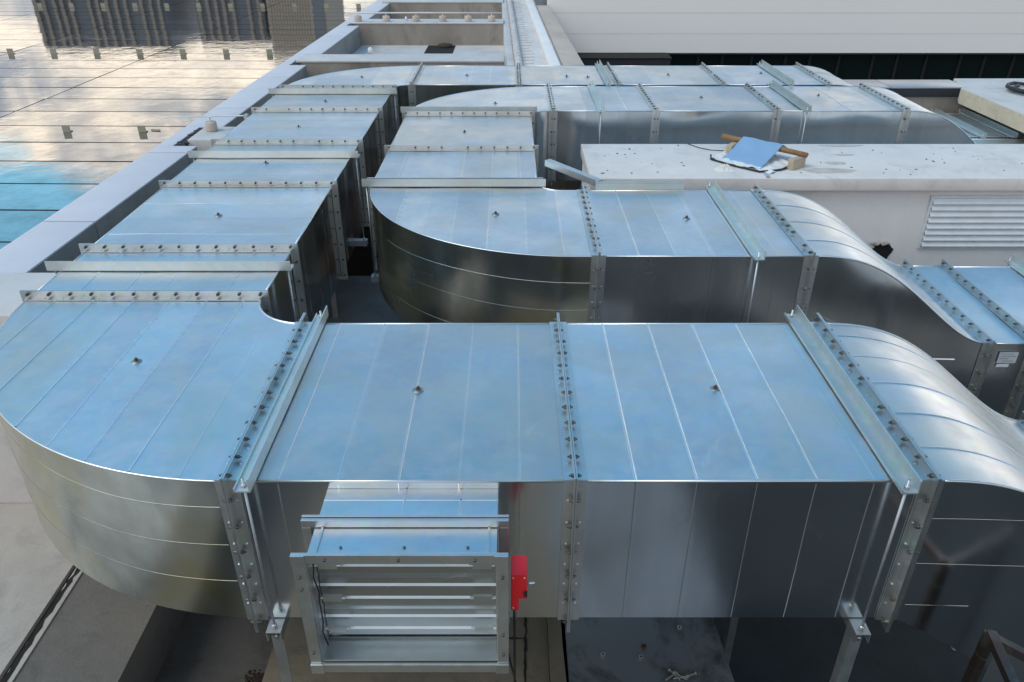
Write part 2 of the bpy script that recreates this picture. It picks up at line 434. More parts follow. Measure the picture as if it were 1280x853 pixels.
def ss(t): t = max(0, min(1, t)); return t * t * (3 - 2 * t)
def gooseneck(label, x0, x1, y0, y1, drop, top_seams, side_seams, seed=0, first=True, z1=T, z0=B0):
    root = thing('duct_gooseneck', label, 'duct bend', (x0 + .3, (y0 + y1) / 2, z0 - drop), 'goosenecks stepping the ducts down')
    zt = lambda s: z1 - drop * ss(s ** 1.36)
    zb = lambda s: z0 - drop * ss(max(s, 1e-6) ** .75)
    xx = lambda s: lerp(x0, x1, s)
    def nrm(f, s):
        h = .01; d = Vector((xx(s + h) - xx(s - h), 0, f(min(1, s + h)) - f(max(0, s - h)))); return Vector((-d.z, 0, d.x)).normalized()
    bm = bmesh.new()
    grid(bm, lambda u, v: (xx(u), lerp(y0, y1, v), zt(u)), 56, 30, .010, (0, 0, 1), freq=2.0, seed=seed, strip=strips(top_seams, 1, seed))
    ks = [.03 + .94 * k / 40 for k in range(41)]
    for y in top_seams:
        ridge(bm, [(xx(k), y, zt(k) + oil((xx(k), y, zt(k)), k, (y - y0) / (y1 - y0), .010, 2.0, seed)) for k in ks], [nrm(zt, k) for k in ks], [Vector((0, 1, 0))] * len(ks))
    for y in (y0 - .001, y1 + .001):
        tube(bm, [(xx(k), y, zt(k)) for k in ks], .0065, 8)
    link('top_panel', bm, 'top', root)
    for y, sg in ((y0, -1), (y1, 1)):
        bm = bmesh.new()
        grid(bm, lambda u, v: (xx(u), y, lerp(zb(u), zt(u), v)), 48, 16, .006, (0, sg, 0), freq=1.7, flip=sg > 0, seed=seed + 9)
        for (sa, za, sb, zb_) in side_seams:
            pts = []
            for k in range(25):
                s_ = lerp(sa, sb, k / 24); z_ = lerp(za, zb_, k / 24); p = (xx(s_), y, z_)
                pts.append((p[0], y + sg * oil(p, s_, (z_ - zb(s_)) / (zt(s_) - zb(s_)), .006, 1.7, seed + 9), z_))
            ridge(bm, pts, [(0, sg, 0)] * 25, [Vector((0, 0, 1))] * 25, w=.005, h=.0008)
        link('side_panel', bm, 'side', root)
    bm = bmesh.new(); grid(bm, lambda u, v: (xx(u), lerp(y0, y1, v), zb(u)), 32, 2, flip=True)
    link('bottom_panel', bm, 'side', root)
    if first: flange(root, 'X', x0, 1, y0, y1, z0, z1, False)
    flange(root, 'X', x1, -1, y0, y1, z0 - drop, z1 - drop, True)
    return root

def support(label, axis, p, a0, a1, floor=0., z0=B0, z1=T, ov=.055, lip=1, posts=True, inset=.3, h=.062, w=.055):
    """strap frame: angle over the duct, two threaded rods, channel below, posts to the roof"""
    P = (lambda q, a, z: Vector((q, a, z))) if axis == 'X' else (lambda q, a, z: Vector((a, q, z)))
    root = thing('duct_support', label, 'duct support', tuple(P(p, (a0 + a1) / 2, floor)), 'strap supports around the ducts')
    def bx(bm, q0, q1, b0, b1, c0, c1):
        if axis == 'X': box(bm, q0, q1, b0, b1, c0, c1)
        else: box(bm, b0, b1, q0, q1, c0, c1)
    zt = z1 + .008
    bm = bmesh.new(); e0, e1 = a0 - ov - .03, a1 + ov + .03
    bx(bm, p - w / 2, p + w / 2, e0, e1, zt, zt + .006)
    s = p + lip * w / 2
    bx(bm, min(s, s + lip * .006), max(s, s + lip * .006), e0, e1, zt, zt + h)
    s2 = p - lip * w / 2
    bx(bm, min(s2, s2 - lip * .005), max(s2, s2 - lip * .005), e0, e1, zt, zt + .016)
    link('top_channel', bm, 'angle', root, smooth=False)
    bm = bmesh.new(); zb = z0 - .058
    bx(bm, p - w / 2, p + w / 2, e0, e1, zb + .046, zb + .052)
    for sgn in (-1, 1):
        s = p + sgn * w / 2
        bx(bm, min(s, s + sgn * .005), max(s, s + sgn * .005), e0, e1, zb, zb + .052)
    link('bottom_channel', bm, 'rod', root, smooth=False)
    for a in (a0 - ov, a1 + ov):
        bm = bmesh.new(); tube(bm, [P(p, a, zb - .02), P(p, a, zt + .045)], .006, 8)
        for zz in (zb - .004, zb + .062, zt + .008): tube(bm, [P(p, a, zz), P(p, a, zz + .011)], .012, 6)
        link('threaded_rod', bm, 'rod', root)
    if posts:
        for a in (a0 + inset, a1 - inset):
            bm = bmesh.new()
            bx(bm, p - .026, p + .026, a - .026, a - .021, floor, zb - .001); bx(bm, p - .026, p - .021, a - .0205, a + .026, floor, zb - .001)
            bx(bm, p - .05, p + .05, a - .05, a + .05, floor, floor + .006)
            link('post', bm, 'rod', root, smooth=False)
    return root

# ------------------------------------------------------------------ DUCT RUNS
G1 = 'straight duct sections'
def seq(a, b, step, off=0):
    r = []; x = a + off
    while x < b - .04: r.append(x); x += step
    return r
FY0, FY1 = 2.40, 3.71
AX0, AX1 = -2.79, -1.45
# front run
elbow('large near elbow turning the left run into the front run, greenish stained outer wall', -1.13, 4.03, .32, 1.66, 1.63, -1,
      [-2.62, -2.40, -2.17, -1.96, -1.75, -1.54, -1.33], [(-1.87, 3.31)], bands=(.28, .55, .82), seed=1, bolt_out=True)
straight('d', 'front duct section with the louvred damper box on its face', 'X', -1.13, .25, FY0, FY1,
         [-.93, -.69, -.45, -.21, .03], washers=[(-.44, 3.05)], bolts=(False, True), seed=2)
straight('d', 'front duct section of blue sheen between the middle joint and the nearest gooseneck', 'X', .25, 1.665, FY0, FY1,
         [.49, .735, .975, 1.21, 1.44], washers=[(.955, 3.06)], bolts=(False, True), seed=3)
gooseneck('nearest gooseneck, brightly shining where it bends down from the front run', 1.665, 3.0, FY0, FY1, .65,
          [2.62, 2.87, 3.12, 3.37, 3.58], [(.03, 1.40, .42, 1.385), (.46, 1.383, .60, 1.378), (.03, 1.15, .68, 1.12), (.05, .90, .26, .892)], seed=4, first=True)
straight('d', 'low duct section below the nearest gooseneck at the right picture edge', 'X', 3.0, 4.2, FY0, FY1, [3.3, 3.6, 3.9], z0=B0 - .65, z1=T - .65, bolts=(False, False), seed=5)
# run A (left)
A = [4.03, 4.73, 6.05, 7.29, 8.58, 9.76]
al = ['short left duct section right behind the near elbow, crossed by a support angle',
      'left duct section between the short piece and the ribbed middle piece, washer at its centre',
      'left duct section beside the notched kerb, crossed by a support angle',
      'pale left duct section beside the kerb block with the conductor rod',
      'farthest left duct section just before the far elbow']
aw = [[], [(-2.14, 5.37)], [(-2.15, 6.66)], [(-2.16, 7.9)], [(-2.13, 9.05)]]
for i in range(5):
    if i == 0: sm, ax = [-2.55, -2.28, -2.06, -1.68], 'along'
    else: sm, ax = seq(A[i], A[i + 1], .31, .28), 'cross'
    straight('d', al[i], 'Y', A[i], A[i + 1], AX0, AX1, sm, ax, aw[i], (True, i == 4), seed=10 + i)
elbow('far left elbow turning the left run behind all the other ducts', -1.25, 9.76, .22, 1.55, 1.49, 1,
      [-2.5, -2.25, -2.02, -1.78, -1.54, -1.36], [(-1.95, 10.45)], seed=20, bolt_in=False)
# run D (farthest)
D = [-1.25, .09, 1.33, 2.64, 3.95]
dl = ['farthest duct section beside the far elbow, facing the concrete wells',
      'farthest duct section in front of the ridge and the tan parapet',
      'farthest duct section below the dark canopy, crossed by a support at its left',
      'farthest duct section below the dark windows, next to the far gooseneck']
dw = [[(-.59, 10.55)], [(.71, 10.5), (.98, 10.45)], [(2.05, 10.6)], [(3.3, 10.7)]]
for i in range(4):
    straight('d', dl[i], 'X', D[i], D[i + 1], 9.98, 11.25, seq(D[i], D[i + 1], .255, .2), washers=dw[i], bolts=(False, True), seed=30 + i)
gooseneck('farthest gooseneck bending down below the dark windows', 3.95, 5.3, 9.98, 11.25, .65, [10.4, 10.8], [], seed=40)
straight('d', 'farthest low duct section under the hose slab', 'X', 5.3, 7.6, 9.98, 11.25, [6.0, 6.8], z0=B0 - .65, z1=T - .65, bolts=(False, False), seed=41)
# run B and C (middle loop)
BX0, BX1 = -1.13, .20
elbow('rounded middle elbow with scratched olive outer wall and three bands', .40, 6.12, .19, 1.53, 1.49, -1,
      [-.83, -.63, -.42, -.17, .10, .34], [(-.12, 5.40)], bands=(.2, .5, .76), seed=50, xe=.56)
BY = [6.12, 7.08, 8.40]
straight('d', 'middle duct section just behind the rounded middle elbow, with lengthwise seams', 'Y', 6.12, 7.08, BX0, BX1, [-.95, -.42, -.17, .07], 'along', [], (False, True), seed=51)
straight('d', 'smooth middle duct section with one washer in front of the rear middle elbow', 'Y', 7.08, 8.40, BX0, BX1, [], 'along', [(-.47, 7.7)], (False, True), seed=52, amp=.013)
elbow('rear middle elbow with smooth unseamed top turning toward the plant room roof', .40, 8.40, .20, 1.53, 1.48, 1, [], [(-.19, 8.95)], seed=53, bolt_in=False, xe=.45)
C = [.45, 1.575, 2.90, 4.31]
CY0, CY1 = 8.60, 9.88
cl = ['duct section between the rear middle elbow and the bolted joint, crossed by a thin support',
      'duct section with two washers behind the left end of the plant room roof',
      'duct section behind the blue sheet shelter, crossed by a support at its left']
cw = [[], [(2.2, 9.25)], [(3.6, 9.35)]]
for i in range(3):
    straight('d', cl[i], 'X', C[i], C[i + 1], CY0, CY1, seq(C[i], C[i + 1], .45, .36), washers=cw[i], bolts=(False, True), seed=60 + i)
gooseneck('middle gooseneck with a clear glassy side behind the plant room roof', 4.31, 5.65, CY0, CY1, .65, [], [(.02, 1.18, .62, .80)], seed=65)
straight('d', 'low duct section hidden behind the plant room roof', 'X', 5.65, 7.2, CY0, CY1, [6.1], z0=B0 - .65, z1=T - .65, bolts=(False, False), seed=66)
# duct 2 (middle, towards the plant room)
EY0, EY1 = 4.63, 5.93
straight('d', 'middle duct section in front of the plant room, with dark front face', 'X', .56, 1.935, EY0, EY1,
         [.82, 1.06, 1.30, 1.53, 1.72], washers=[(1.26, 5.31)], bolts=(False, True), seed=70)
gooseneck('middle gooseneck bending down in front of the louvred wall', 1.935, 3.28, EY0, EY1, .65, [4.9, 5.25, 5.6], [(.07, 1.19, .97, .56)], seed=71)
lo = straight('d', 'low duct section with a pale sticker on its dark front', 'X', 3.28, 3.60, EY0, EY1, [], z0=B0 - .65, z1=T - .65, bolts=(False, True), seed=72)
bm = bbox(3.37, 3.50, EY0 - .012, EY0 - .0095, .80, .885)
st = link('sticker', bm, plain('grey printed sticker', (.50, .54, .58), .5, 0, .1), lo); 
bm = bmesh.new()
for k, (a, c_) in enumerate(((.01, .10), (.01, .12), (.01, .07), (.03, .11))): box(bm, 3.37 + a, 3.37 + c_, EY0 - .0135, EY0 - .0125, .872 - k * .019, .876 - k * .019)
link('print_line', bm, plain('grey print', (.2, .21, .23)), st, smooth=False)
bm = bbox(3.375, 3.46, EY0 - .012, EY0 - .0095, .768, .792); link('sticker', bm, plain('white sticker', (.7, .7, .7), .5, 0, .1), lo)
straight('d', 'low duct section with a puddled milky top under the louvre', 'X', 3.60, 4.9, EY0, EY1 - .02, [4.9], 'along', z0=B0 - .65, z1=T - .65, bolts=(False, False), seed=73)
straight('d', 'end of the low duct leaving the picture under the louvre', 'X', 4.9, 6.4, EY0, EY1, [], z0=B0 - .65, z1=T - .65, bolts=(False, False), seed=74)

# ------------------------------------------------------------------ SUPPORTS
support('angle support over the front run right beside the near elbow joint', 'X', -1.045, FY0, FY1, ov=.05, inset=-.02)
support('angle support over the front run just before the nearest gooseneck', 'X', 1.535, FY0, FY1, ov=.06, floor=-2.5, inset=-.02)
support('angle support over the short duct section behind the near elbow', 'Y', 4.42, AX0, AX1, lip=-1)
support('angle support over the left run beside the notched kerb', 'Y', 6.84, AX0, AX1, lip=-1)
support('angle support over the left run just before the far elbow', 'Y', 9.46, AX0, AX1, lip=-1)
support('long angle support at the back edge of the rounded middle elbow', 'Y', 6.04, BX0, BX1, lip=-1, ov=.04)
support('angle support behind the joint of the rear middle elbow', 'Y', 8.53, BX0 , BX1, lip=-1, ov=.04)
support('angle support over the middle duct in front of the plant room', 'X', 1.575, EY0, EY1, floor=-2.5)
support('thin angle support over the duct right of the rear middle elbow', 'X', .965, CY0, CY1, floor=-2.5)
support('angle support over the duct behind the blue sheet shelter', 'X', 3.20, CY0, CY1, floor=-2.5)
support('angle support over the farthest duct below the dark canopy', 'X', 1.19, 9.98, 11.25, floor=-2.5)
support('angle support over the farthest duct near the far gooseneck', 'X', 3.45, 9.98, 11.25, floor=-2.5)
support('angle support over the low milky duct under the louvre', 'X', 4.17, EY0, EY1, floor=-2.5, z0=B0 - .65, z1=T - .65)
support('first angle over the low far duct, left of the wrapped bar', 'X', 6.02, 9.98, 11.25, floor=-2.5, z0=B0 - .65, z1=T - .65)
support('second angle over the low far duct, beside the wrapped bar', 'X', 6.42, 9.98, 11.25, floor=-2.5, z0=B0 - .65, z1=T - .65)

# ------------------------------------------------------------------ DAMPER BOX
dm = thing('louvred_damper', 'galvanised louvred damper box with a red actuator on the front run', 'damper', (-.395, 2.1, .99))
bm = bmesh.new()   # stub between duct and box
X0, X1 = -.735, -.055
for (a, c_, e, f, g, h) in ((X0, X1, 2.205, 2.398, 1.555, 1.559), (X0, X1, 2.205, 2.398, 1.02, 1.024), (X0, X0 + .004, 2.205, 2.398, 1.0245, 1.5545), (X1 - .004, X1, 2.205, 2.398, 1.0245, 1.5545)): box(bm, a, c_, e, f, g, h)
for x in (-.42, -.20): ridge(bm, [(x, 2.21, 1.559), (x, 2.396, 1.559)], [(0, 0, 1)] * 2, [(1, 0, 0)] * 2)
ridge(bm, [(X0, 2.335, 1.559), (X1, 2.335, 1.559)], [(0, 0, 1)] * 2, [(0, 1, 0)] * 2)
link('stub_duct', bm, 'top', dm, smooth=False)
def frame(y0, y1, x0, x1, z0, z1, w, name):
    bm = bmesh.new()
    box(bm, x0, x1, y0, y1, z1 - w, z1); box(bm, x0 + .004, x1 - .004, y0, y1, z0, z0 + w)
    box(bm, x0, x0 + w, y0 + .0006, y1 - .0006, z0 + w + .0006, z1 - w - .0006); box(bm, x1 - w, x1, y0 + .0006, y1 - .0006, z0 + w + .0006, z1 - w - .0006)
    return link(name, bm, 'steel', dm, smooth=False, bevel=.003)
rf = frame(2.19, 2.20, -.785, -.01, .985, 1.605, .038, 'rear_flange')
rf2 = frame(2.172, 2.186, -.785, -.012, .99, 1.60, .034, 'rear_flange')
ff = frame(1.99, 2.004, -.778, -.012, .985, 1.607, .043, 'front_frame')
for x in (-.778, -.062):
    for z in (1.557, .985):
        bm = bmesh.new(); box(bm, x, x + .05, 1.9835, 1.9895, z, z + .05); link('corner_plate', bm, 'steel', ff, smooth=False, bevel=.002)
for x, z in [(-.757, 1.50), (-.757, 1.44), (-.033, 1.50), (-.033, 1.2), (-.757, 1.1), (-.033, 1.09), (-.66, 1.585), (-.13, 1.585), (-.4, 1.585)]:
    bm = bmesh.new(); tube(bm, [(x, 1.9895, z), (x, 1.984, z)], .0055, 8); link('screw', bm, 'bolt', ff)
bm = bmesh.new()   # casing of the box
bx0, bx1, bz0, bz1 = -.735, -.055, 1.035, 1.563
box(bm, bx0, bx1, 2.0055, 2.171, bz1 - .003, bz1); box(bm, bx0, bx0 + .003, 2.0055, 2.171, bz0 + .0035, bz1 - .0035); box(bm, bx1 - .003, bx1, 2.0055, 2.171, bz0 + .0035, bz1 - .0035)
for x in (bx0 + .03, bx1 - .03): box(bm, x - .004, x + .004, 2.006, 2.17, bz1 + .0005, bz1 + .007)
link('casing', bm, 'top', dm, smooth=False)
link('casing_floor', bbox(bx0, bx1, 2.0055, 2.171, bz0, bz0 + .003), 'blade', dm, smooth=False)
bm = bmesh.new()
for x in (-.62, -.39, -.16): tube(bm, [(x, 2.07, bz1), (x, 2.07, bz1 + .004)], .006, 8)
link('rivet', bm, 'bolt', dm)
for k in range(3):
    zc = bz0 + .095 + k * .170
    pr = [(-.085, .006), (-.079, .006), (-.073, -.004), (-.042, -.004), (-.034, -.011), (-.026, -.004), (.026, -.004), (.034, -.011), (.042, -.004), (.073, -.004), (.079, .006), (.085, .006)]
    bm = bmesh.new(); yb = 2.115
    fr = [[bm.verts.new((x, yb + dy, zc + dz)) for dz, dy in pr] for x in (bx0 + .006, bx1 - .006)]
    bk = [[bm.verts.new((x, yb + dy + .006, zc + dz)) for dz, dy in pr] for x in (bx0 + .006, bx1 - .006)]
    for i in range(len(pr) - 1):
        bm.faces.new((fr[0][i], fr[1][i], fr[1][i + 1], fr[0][i + 1])); bm.faces.new((bk[0][i + 1], bk[1][i + 1], bk[1][i], bk[0][i]))
    bmesh.ops.recalc_face_normals(bm, faces=bm.faces[:])
    bl = link('blade', bm, 'blade', dm, smooth=False)
    for x in (bx0 + .055, bx1 - .055):
        bm = bmesh.new(); box(bm, x - .035, x + .035, yb - .044, yb - .031, zc - .014, zc + .014); tube(bm, [(x - .048, yb - .036, zc), (x + .048, yb - .036, zc)], .007, 8)
        link('pivot_clip', bm, 'steel', bl, smooth=False)
bm = bmesh.new(); tube(bm, [(bx0 + .012 + .004 * math.sin(k * 2.1), 2.05 - .01 * math.sin(k), bz1 - .02 - k * .048) for k in range(11)], .003, 6)
link('seal_cord', bm, 'black', dm)
bm = bmesh.new()
prism(bm, [(-.004, 1.47), (.055, 1.47), (.055, 1.345), (.026, 1.345), (.026, 1.285), (-.004, 1.285)], 2.03, 2.13)
bm.transform(Matrix(((1, 0, 0, 0), (0, 0, 1, 0), (0, 1, 0, 0), (0, 0, 0, 1)))); bmesh.ops.recalc_face_normals(bm, faces=bm.faces[:])
ac = link('actuator', bm, 'red', dm, bevel=.004)
bm = bmesh.new()
for x, z in ((.004, 1.455), (.046, 1.455), (.004, 1.30)): tube(bm, [(x, 2.0305, z), (x, 2.027, z)], .0035, 8)
link('cover_screw', bm, 'steel', ac)
bm = bmesh.new(); tube(bm, [(.035, 2.06, 1.345), (.035, 2.06, 1.325)], .006, 8); link('cable_gland', bm, 'steel', ac)
bm = bmesh.new(); tube(bm, [(.05, 2.08, 1.375), (.085, 2.08, 1.375)], .0055, 10); link('spindle', bm, 'steel', ac)
bm = bmesh.new(); box(bm, .044, .0565, 2.024, 2.031, 1.362, 1.388); link('terminal', bm, 'black', ac)
bm = bmesh.new(); tube(bm, [(.008, 2.08, 1.29), (.010, 2.09, 1.1), (.012, 2.2, .5), (.02, 2.6, .1), (-.02, 2.85, .012)], .005, 8); link('cable', bm, 'black', ac)

# ------------------------------------------------------------------ ROOF FLOOR AND GROUND
def quad_sheet(name, x0, x1, y0, y1, z0, z1, mat): return struct(name, bbox(x0, x1, y0, y1, z0, z1), mat, smooth=False)
quad_sheet('ground', -3000, 3000, -3000, 3000, -14.2, -14.0, concrete('city ground', (.16, .16, .16), (.10, .11, .09), .02))
quad_sheet('floor_light_slab', -9, -2.735, -6, 8.0, -.6, 0, 'floor_l')
quad_sheet('floor_edge_strip', -2.700, -2.645, -6, 8.0, -.6, .006, 'floor_l')
quad_sheet('floor_joint', -2.735, -2.700, -6, 8.0, -.6, -.03, 'crack')
quad_sheet('floor_grey_slab', -2.645, -2.09, -6, 5.2, -.6, -.004, 'floor_m')
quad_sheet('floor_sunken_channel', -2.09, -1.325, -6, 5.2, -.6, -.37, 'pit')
quad_sheet('floor_rear_slab', -2.645, .20, 5.2, 7.79, -.6, 0, concrete('sky-tinted slab', (.30, .32, .34), (.2, .215, .235), 1.5, (.08, .09, .1), .4, .45))  # pale bluish colour stands in for sky reflected on the slab
quad_sheet('floor_tan_slab', -1.325, .20, -6, 5.2, -.6, .0, 'floor_t')
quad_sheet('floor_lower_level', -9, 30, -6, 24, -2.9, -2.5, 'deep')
quad_sheet('floor_far_level', -9, 0.0, 11.6, 23, .2, .55, 'floor_m')
# irregular cracks in the tan slab
def crack(name, pts, w, label):
    bm = bmesh.new()
    L_, Rr = [], []
    P2 = []
    for a, b in zip(pts, pts[1:]):
        for k in range(14):
            t = k / 14; P2.append(Vector((lerp(a[0], b[0], t), lerp(a[1], b[1], t), a[2])))
    P2.append(Vector(pts[-1]))
    for i, p in enumerate(P2):
        d = (P2[min(i + 1, len(P2) - 1)] - P2[max(i - 1, 0)]).normalized(); n_ = Vector((-d.y, d.x, 0))
        ww = w * random.uniform(.5, 1.5); j = n_ * random.uniform(-.4, .4) * w
        L_.append(bm.verts.new(p + j + n_ * ww)); Rr.append(bm.verts.new(p + j - n_ * ww))
    for i in range(len(P2) - 1): bm.faces.new((L_[i], Rr[i], Rr[i + 1], L_[i + 1]))
    bmesh.ops.recalc_face_normals(bm, faces=bm.faces[:])
    o = link(name, bm, 'crack', smooth=False); o['kind'] = 'structure'
crack('floor_crack', [(.075, 3.4, .004), (.078, 3.0, .004), (.066, 2.6, .004), (.06, 1.6, .004)], .0075, '')
crack('floor_crack', [(-.16, 2.965, .0045), (.07, 2.955, .0045)], .006, '')
crack('floor_crack', [(-2.672, 3.6, .008), (-2.69, 3.2, .008), (-2.68, 2.4, .008)], .012, '')
cb = bmesh.new(); prism(cb, [(.203, -6), (.285, -6), (.29, 2.5), (.278, 2.9), (.285, 5.2), (.203, 5.2)], -.6, .045)
tag(link('concrete_upstand', cb, 'floor_t', bevel=.006), 'narrow tan concrete upstand between the cracked floor and the steel plate', 'upstand')
bm = bmesh.new(); prism(bm, [(.30, -1.2), (1.27, -1.2), (1.20, 1.9), (1.172, 2.68), (1.152, 3.12), (1.12, 4.6), (.30, 4.6)], .012, .02)
tag(link('steel_plate', bm, 'plate', bevel=.002), 'dull blue-grey steel plate lying under the front run, scattered with nuts', 'steel plate')
for x in (.36, 1.06):
    tag(link('plate_bearer', bbox(x - .04, x + .04, -1.1, 4.5, -.6 if x < .5 else -2.49, .0115), 'floor_m', smooth=False), 'concrete bearer under the %s edge of the steel plate' % ('tan upstand' if x < .5 else 'dark void'), 'bearer')
nl = ['lone steel nut near the back edge of the steel plate', 'steel nut on the plate, leftmost of the three loose nuts', 'rusty nut on the plate, topmost of the three loose nuts', 'steel nut on the plate, lowest of the three loose nuts']
for (x, y), lb, mt in zip([(.945, 3.01), (.495, 2.83), (.725, 2.885), (.70, 2.815)], nl, ('steel', 'steel', 'rust', 'steel')):
    bm = bmesh.new(); n = 6
    for z_, r_ in ((.0205, .014), (.033, .014)): pass
    o_ = [[bm.verts.new((x + r * math.cos(math.pi / 3 * k + x), y + r * math.sin(math.pi / 3 * k + x), z_)) for k in range(6)] for z_, r in ((.0205, .015), (.033, .015), (.033, .008), (.0205, .008))]
    for A_, B_ in zip(o_, o_[1:] + o_[:1]):
        for k in range(6): bm.faces.new((A_[k], A_[(k + 1) % 6], B_[(k + 1) % 6], B_[k]))
    bmesh.ops.recalc_face_normals(bm, faces=bm.faces[:])
    tag(link('nut', bm, mt, smooth=False), lb, 'nut', 'loose nuts on the steel plate')
bm = bmesh.new()
for k in range(5):
    x, y = .82 + .03 * k + random.uniform(-.02, .02), 2.69 + random.uniform(-.015, .02); a = random.uniform(0, 3)
    d = Vector((math.cos(a), math.sin(a), .15)) * .035
    tube(bm, [Vector((x, y, .034)) - d, Vector((x, y, .034)) + d], .008, 6); tube(bm, [Vector((x, y, .034)) + d, Vector((x, y, .036)) + d * 1.3], .015, 6)
tag(link('bolt_heap', bm, 'bolt', smooth=False), 'small heap of loose bolts on the steel plate at the bottom edge', 'bolts', kind='stuff')
bm = bmesh.new()
for k in range(260):
    r = abs(random.gauss(0, .055)); a = random.uniform(0, 6.3); s_ = random.uniform(.006, .02) * (1.3 - min(1, r * 5))
    rbox(bm, (-1.46 + r * math.cos(a) * 1.3, 2.93 + r * math.sin(a), -.37 + .3 * s_ + max(0, .03 - r * .35)), (s_ * 1.3, s_, s_ * .8), Matrix.Rotation(random.uniform(0, 3), 3, 'Z') @ Matrix.Rotation(random.uniform(-.5, .5), 3, 'X'))
tag(link('dirt', bm, plain('dark soil crumbs', (.028, .018, .012), .95, 0, .5, 60), smooth=False), 'dark crumbly dirt pile below the near elbow joint', 'dirt', kind='stuff')
# rusty frame at lower right
bm = bmesh.new()
fx, fy = 2.02, 2.02
for p, q in (((1.985, 2.2, -.3), (1.985, 2.2, .955)), ((1.985, 2.2, .935), (2.5, 1.85, .84)), ((1.985, 2.2, .955), (1.9, 1.7, .955)), ((2.5, 1.85, -.3), (2.5, 1.85, .86))):
    tube(bm, [p, q], .026, 4)
rfm = tag(link('rusty_frame', bm, galv('rusty grey frame steel', (.14, .145, .15), (.1, .09, .08), (.14, .08, .05), .4, .45, .6), smooth=False), 'rusty welded angle frame standing at the lower right corner', 'steel frame')
bm = bmesh.new(); grid(bm, lambda u, v: (lerp(2.03, 2.46, u), lerp(2.19, 1.90, u), lerp(-.2, .90 - .07 * u, v)), 4, 4)
link('infill_panel', bm, 'side', rfm)
# ------------------------------------------------------------------ LEFT: ledge, kerb, glass roof (turned a hair against the ducts)
tag(link('concrete_ledge', bbox(-9, -2.95, 4.08, 4.70, .0005, 1.455), 'white_conc', bevel=.012), 'pale concrete block behind the near elbow at the left picture edge', 'ledge')
YAW = R(-1.05)
def yawed(o_):
    o_.rotation_euler = (0, 0, YAW); return o_
PV = Vector((-3.30, 5.0, 0))
kerb = thing('kerb_wall', 'long pale grey clad kerb between the glass roof and the left duct run', 'kerb', PV)
kerb.rotation_euler[2] = YAW
ends = [4.72, 5.78, 7.70, 9.62, 11.53, 13.45, 15.37, 17.3, 19.2, 21.2, 23.1]
for i, (a, c_) in enumerate(zip(ends, ends[1:])):
    bm = bmesh.new(); y0, y1 = a + .009, c_ - .009
    xi = PV.x
    notch = {7.70: (7.94, 8.70), 11.53: (12.45, 13.15), 15.37: (16.75, 17.22)}.get(a)
    poly = [(xi - .415, y0), (xi, y0)]
    if notch: poly += [(xi, notch[0]), (xi - .25, notch[0]), (xi - .25, notch[1]), (xi, notch[1])]
    poly += [(xi, y1), (xi - .415, y1)]
    prism(bm, poly, 1.385, 1.40)
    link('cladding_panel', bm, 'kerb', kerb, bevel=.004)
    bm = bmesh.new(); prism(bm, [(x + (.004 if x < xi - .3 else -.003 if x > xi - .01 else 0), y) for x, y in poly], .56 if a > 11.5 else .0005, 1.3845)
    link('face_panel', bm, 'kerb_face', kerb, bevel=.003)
bm = bbox(PV.x - .40, PV.x - .27, 4.75, 23.05, .1, 1.392)
link('joint_core', bm, 'crack', kerb, smooth=False)
for a, c_ in ((7.96, 8.69), (12.46, 13.14), (16.76, 17.21)):
    bm = bmesh.new()
    for k in range(110):
        s_ = random.uniform(.015, .04); rbox(bm, (PV.x - random.uniform(.14, .245), random.uniform(a, c_), 1.385 + random.uniform(-.005, .012)), (s_, s_, s_ * .6), Matrix.Rotation(random.uniform(0, 3), 3, 'Z'))
    link('broken_edge', bm, plain('broken mortar', (.07, .06, .06), .9, 0, .6, 30), kerb, smooth=False)

gl = thing('glass_roof', 'mirror coated glass roof at the left reflecting clouds and towers', 'glass roof', (PV.x - .44, 5.0, 1.3))
gl.rotation_euler[2] = YAW
GX = PV.x - .435; ROW, COLW = .705, 2.56
bm = bmesh.new(); jb = bmesh.new()
for i in range(-1, 62):
    y0 = 4.72 + .16 + i * ROW
    for j in range(14):
        x1 = GX - j * COLW; x0 = x1 - COLW
        ta, tb = random.gauss(0, .0010), random.gauss(0, .0014); h0 = 1.305
        yy0, yy1 = max(4.72, y0 + .015), y0 + ROW - .015
        if yy1 - yy0 < .05: continue
        def zf(x, y): return h0 + ta * (x - (x0 + x1) / 2) + tb * (y - y0 - ROW / 2)
        lo_, hi_ = x0 + .011, x1 - .011
        vs = [bm.verts.new((x, y, zf(x, y))) for x, y in ((lo_, yy0), (hi_, yy0), (hi_, yy1), (lo_, yy1))]
        vb = [bm.verts.new((v.co.x, v.co.y, 1.285)) for v in vs]
        bm.faces.new(vs)
        for k in range(4): bm.faces.new((vs[k], vb[k], vb[(k + 1) % 4], vs[(k + 1) % 4]))
link('glass_pane', bm, 'glass', gl, smooth=False)
link('joint_bed', bbox(GX - 14 * COLW, GX + .01, 4.72, 49, .9, 1.287), plain('dark joint sealant', (.05, .045, .04), .7), gl, smooth=False)
def bracket(x, y, w=.085, h=.075):
    bm = bmesh.new(); box(bm, x - w / 2, x + w / 2, y - .006, y + .006, 1.306, 1.306 + h); box(bm, x - w / 2, x + w / 2, y + .0065, y + .05, 1.306, 1.314)
    link('bracket', bm, plain('olive bracket', (.27, .25, .19), .6, 0, .2) if 'olive bracket' not in bpy.data.materials else bpy.data.materials['olive bracket'], gl, smooth=False)
for k in range(3): bracket(-4.27 - k * .865, 8.83)
for k in range(7): bracket(-4.30 - k * .745, 13.93, .10, .085)
for k in range(11): bracket(-4.05 - k * .79, 20.6, .11, .09)
for k in range(12): bracket(-4.3 - k * .98, 26.2, .12, .09)
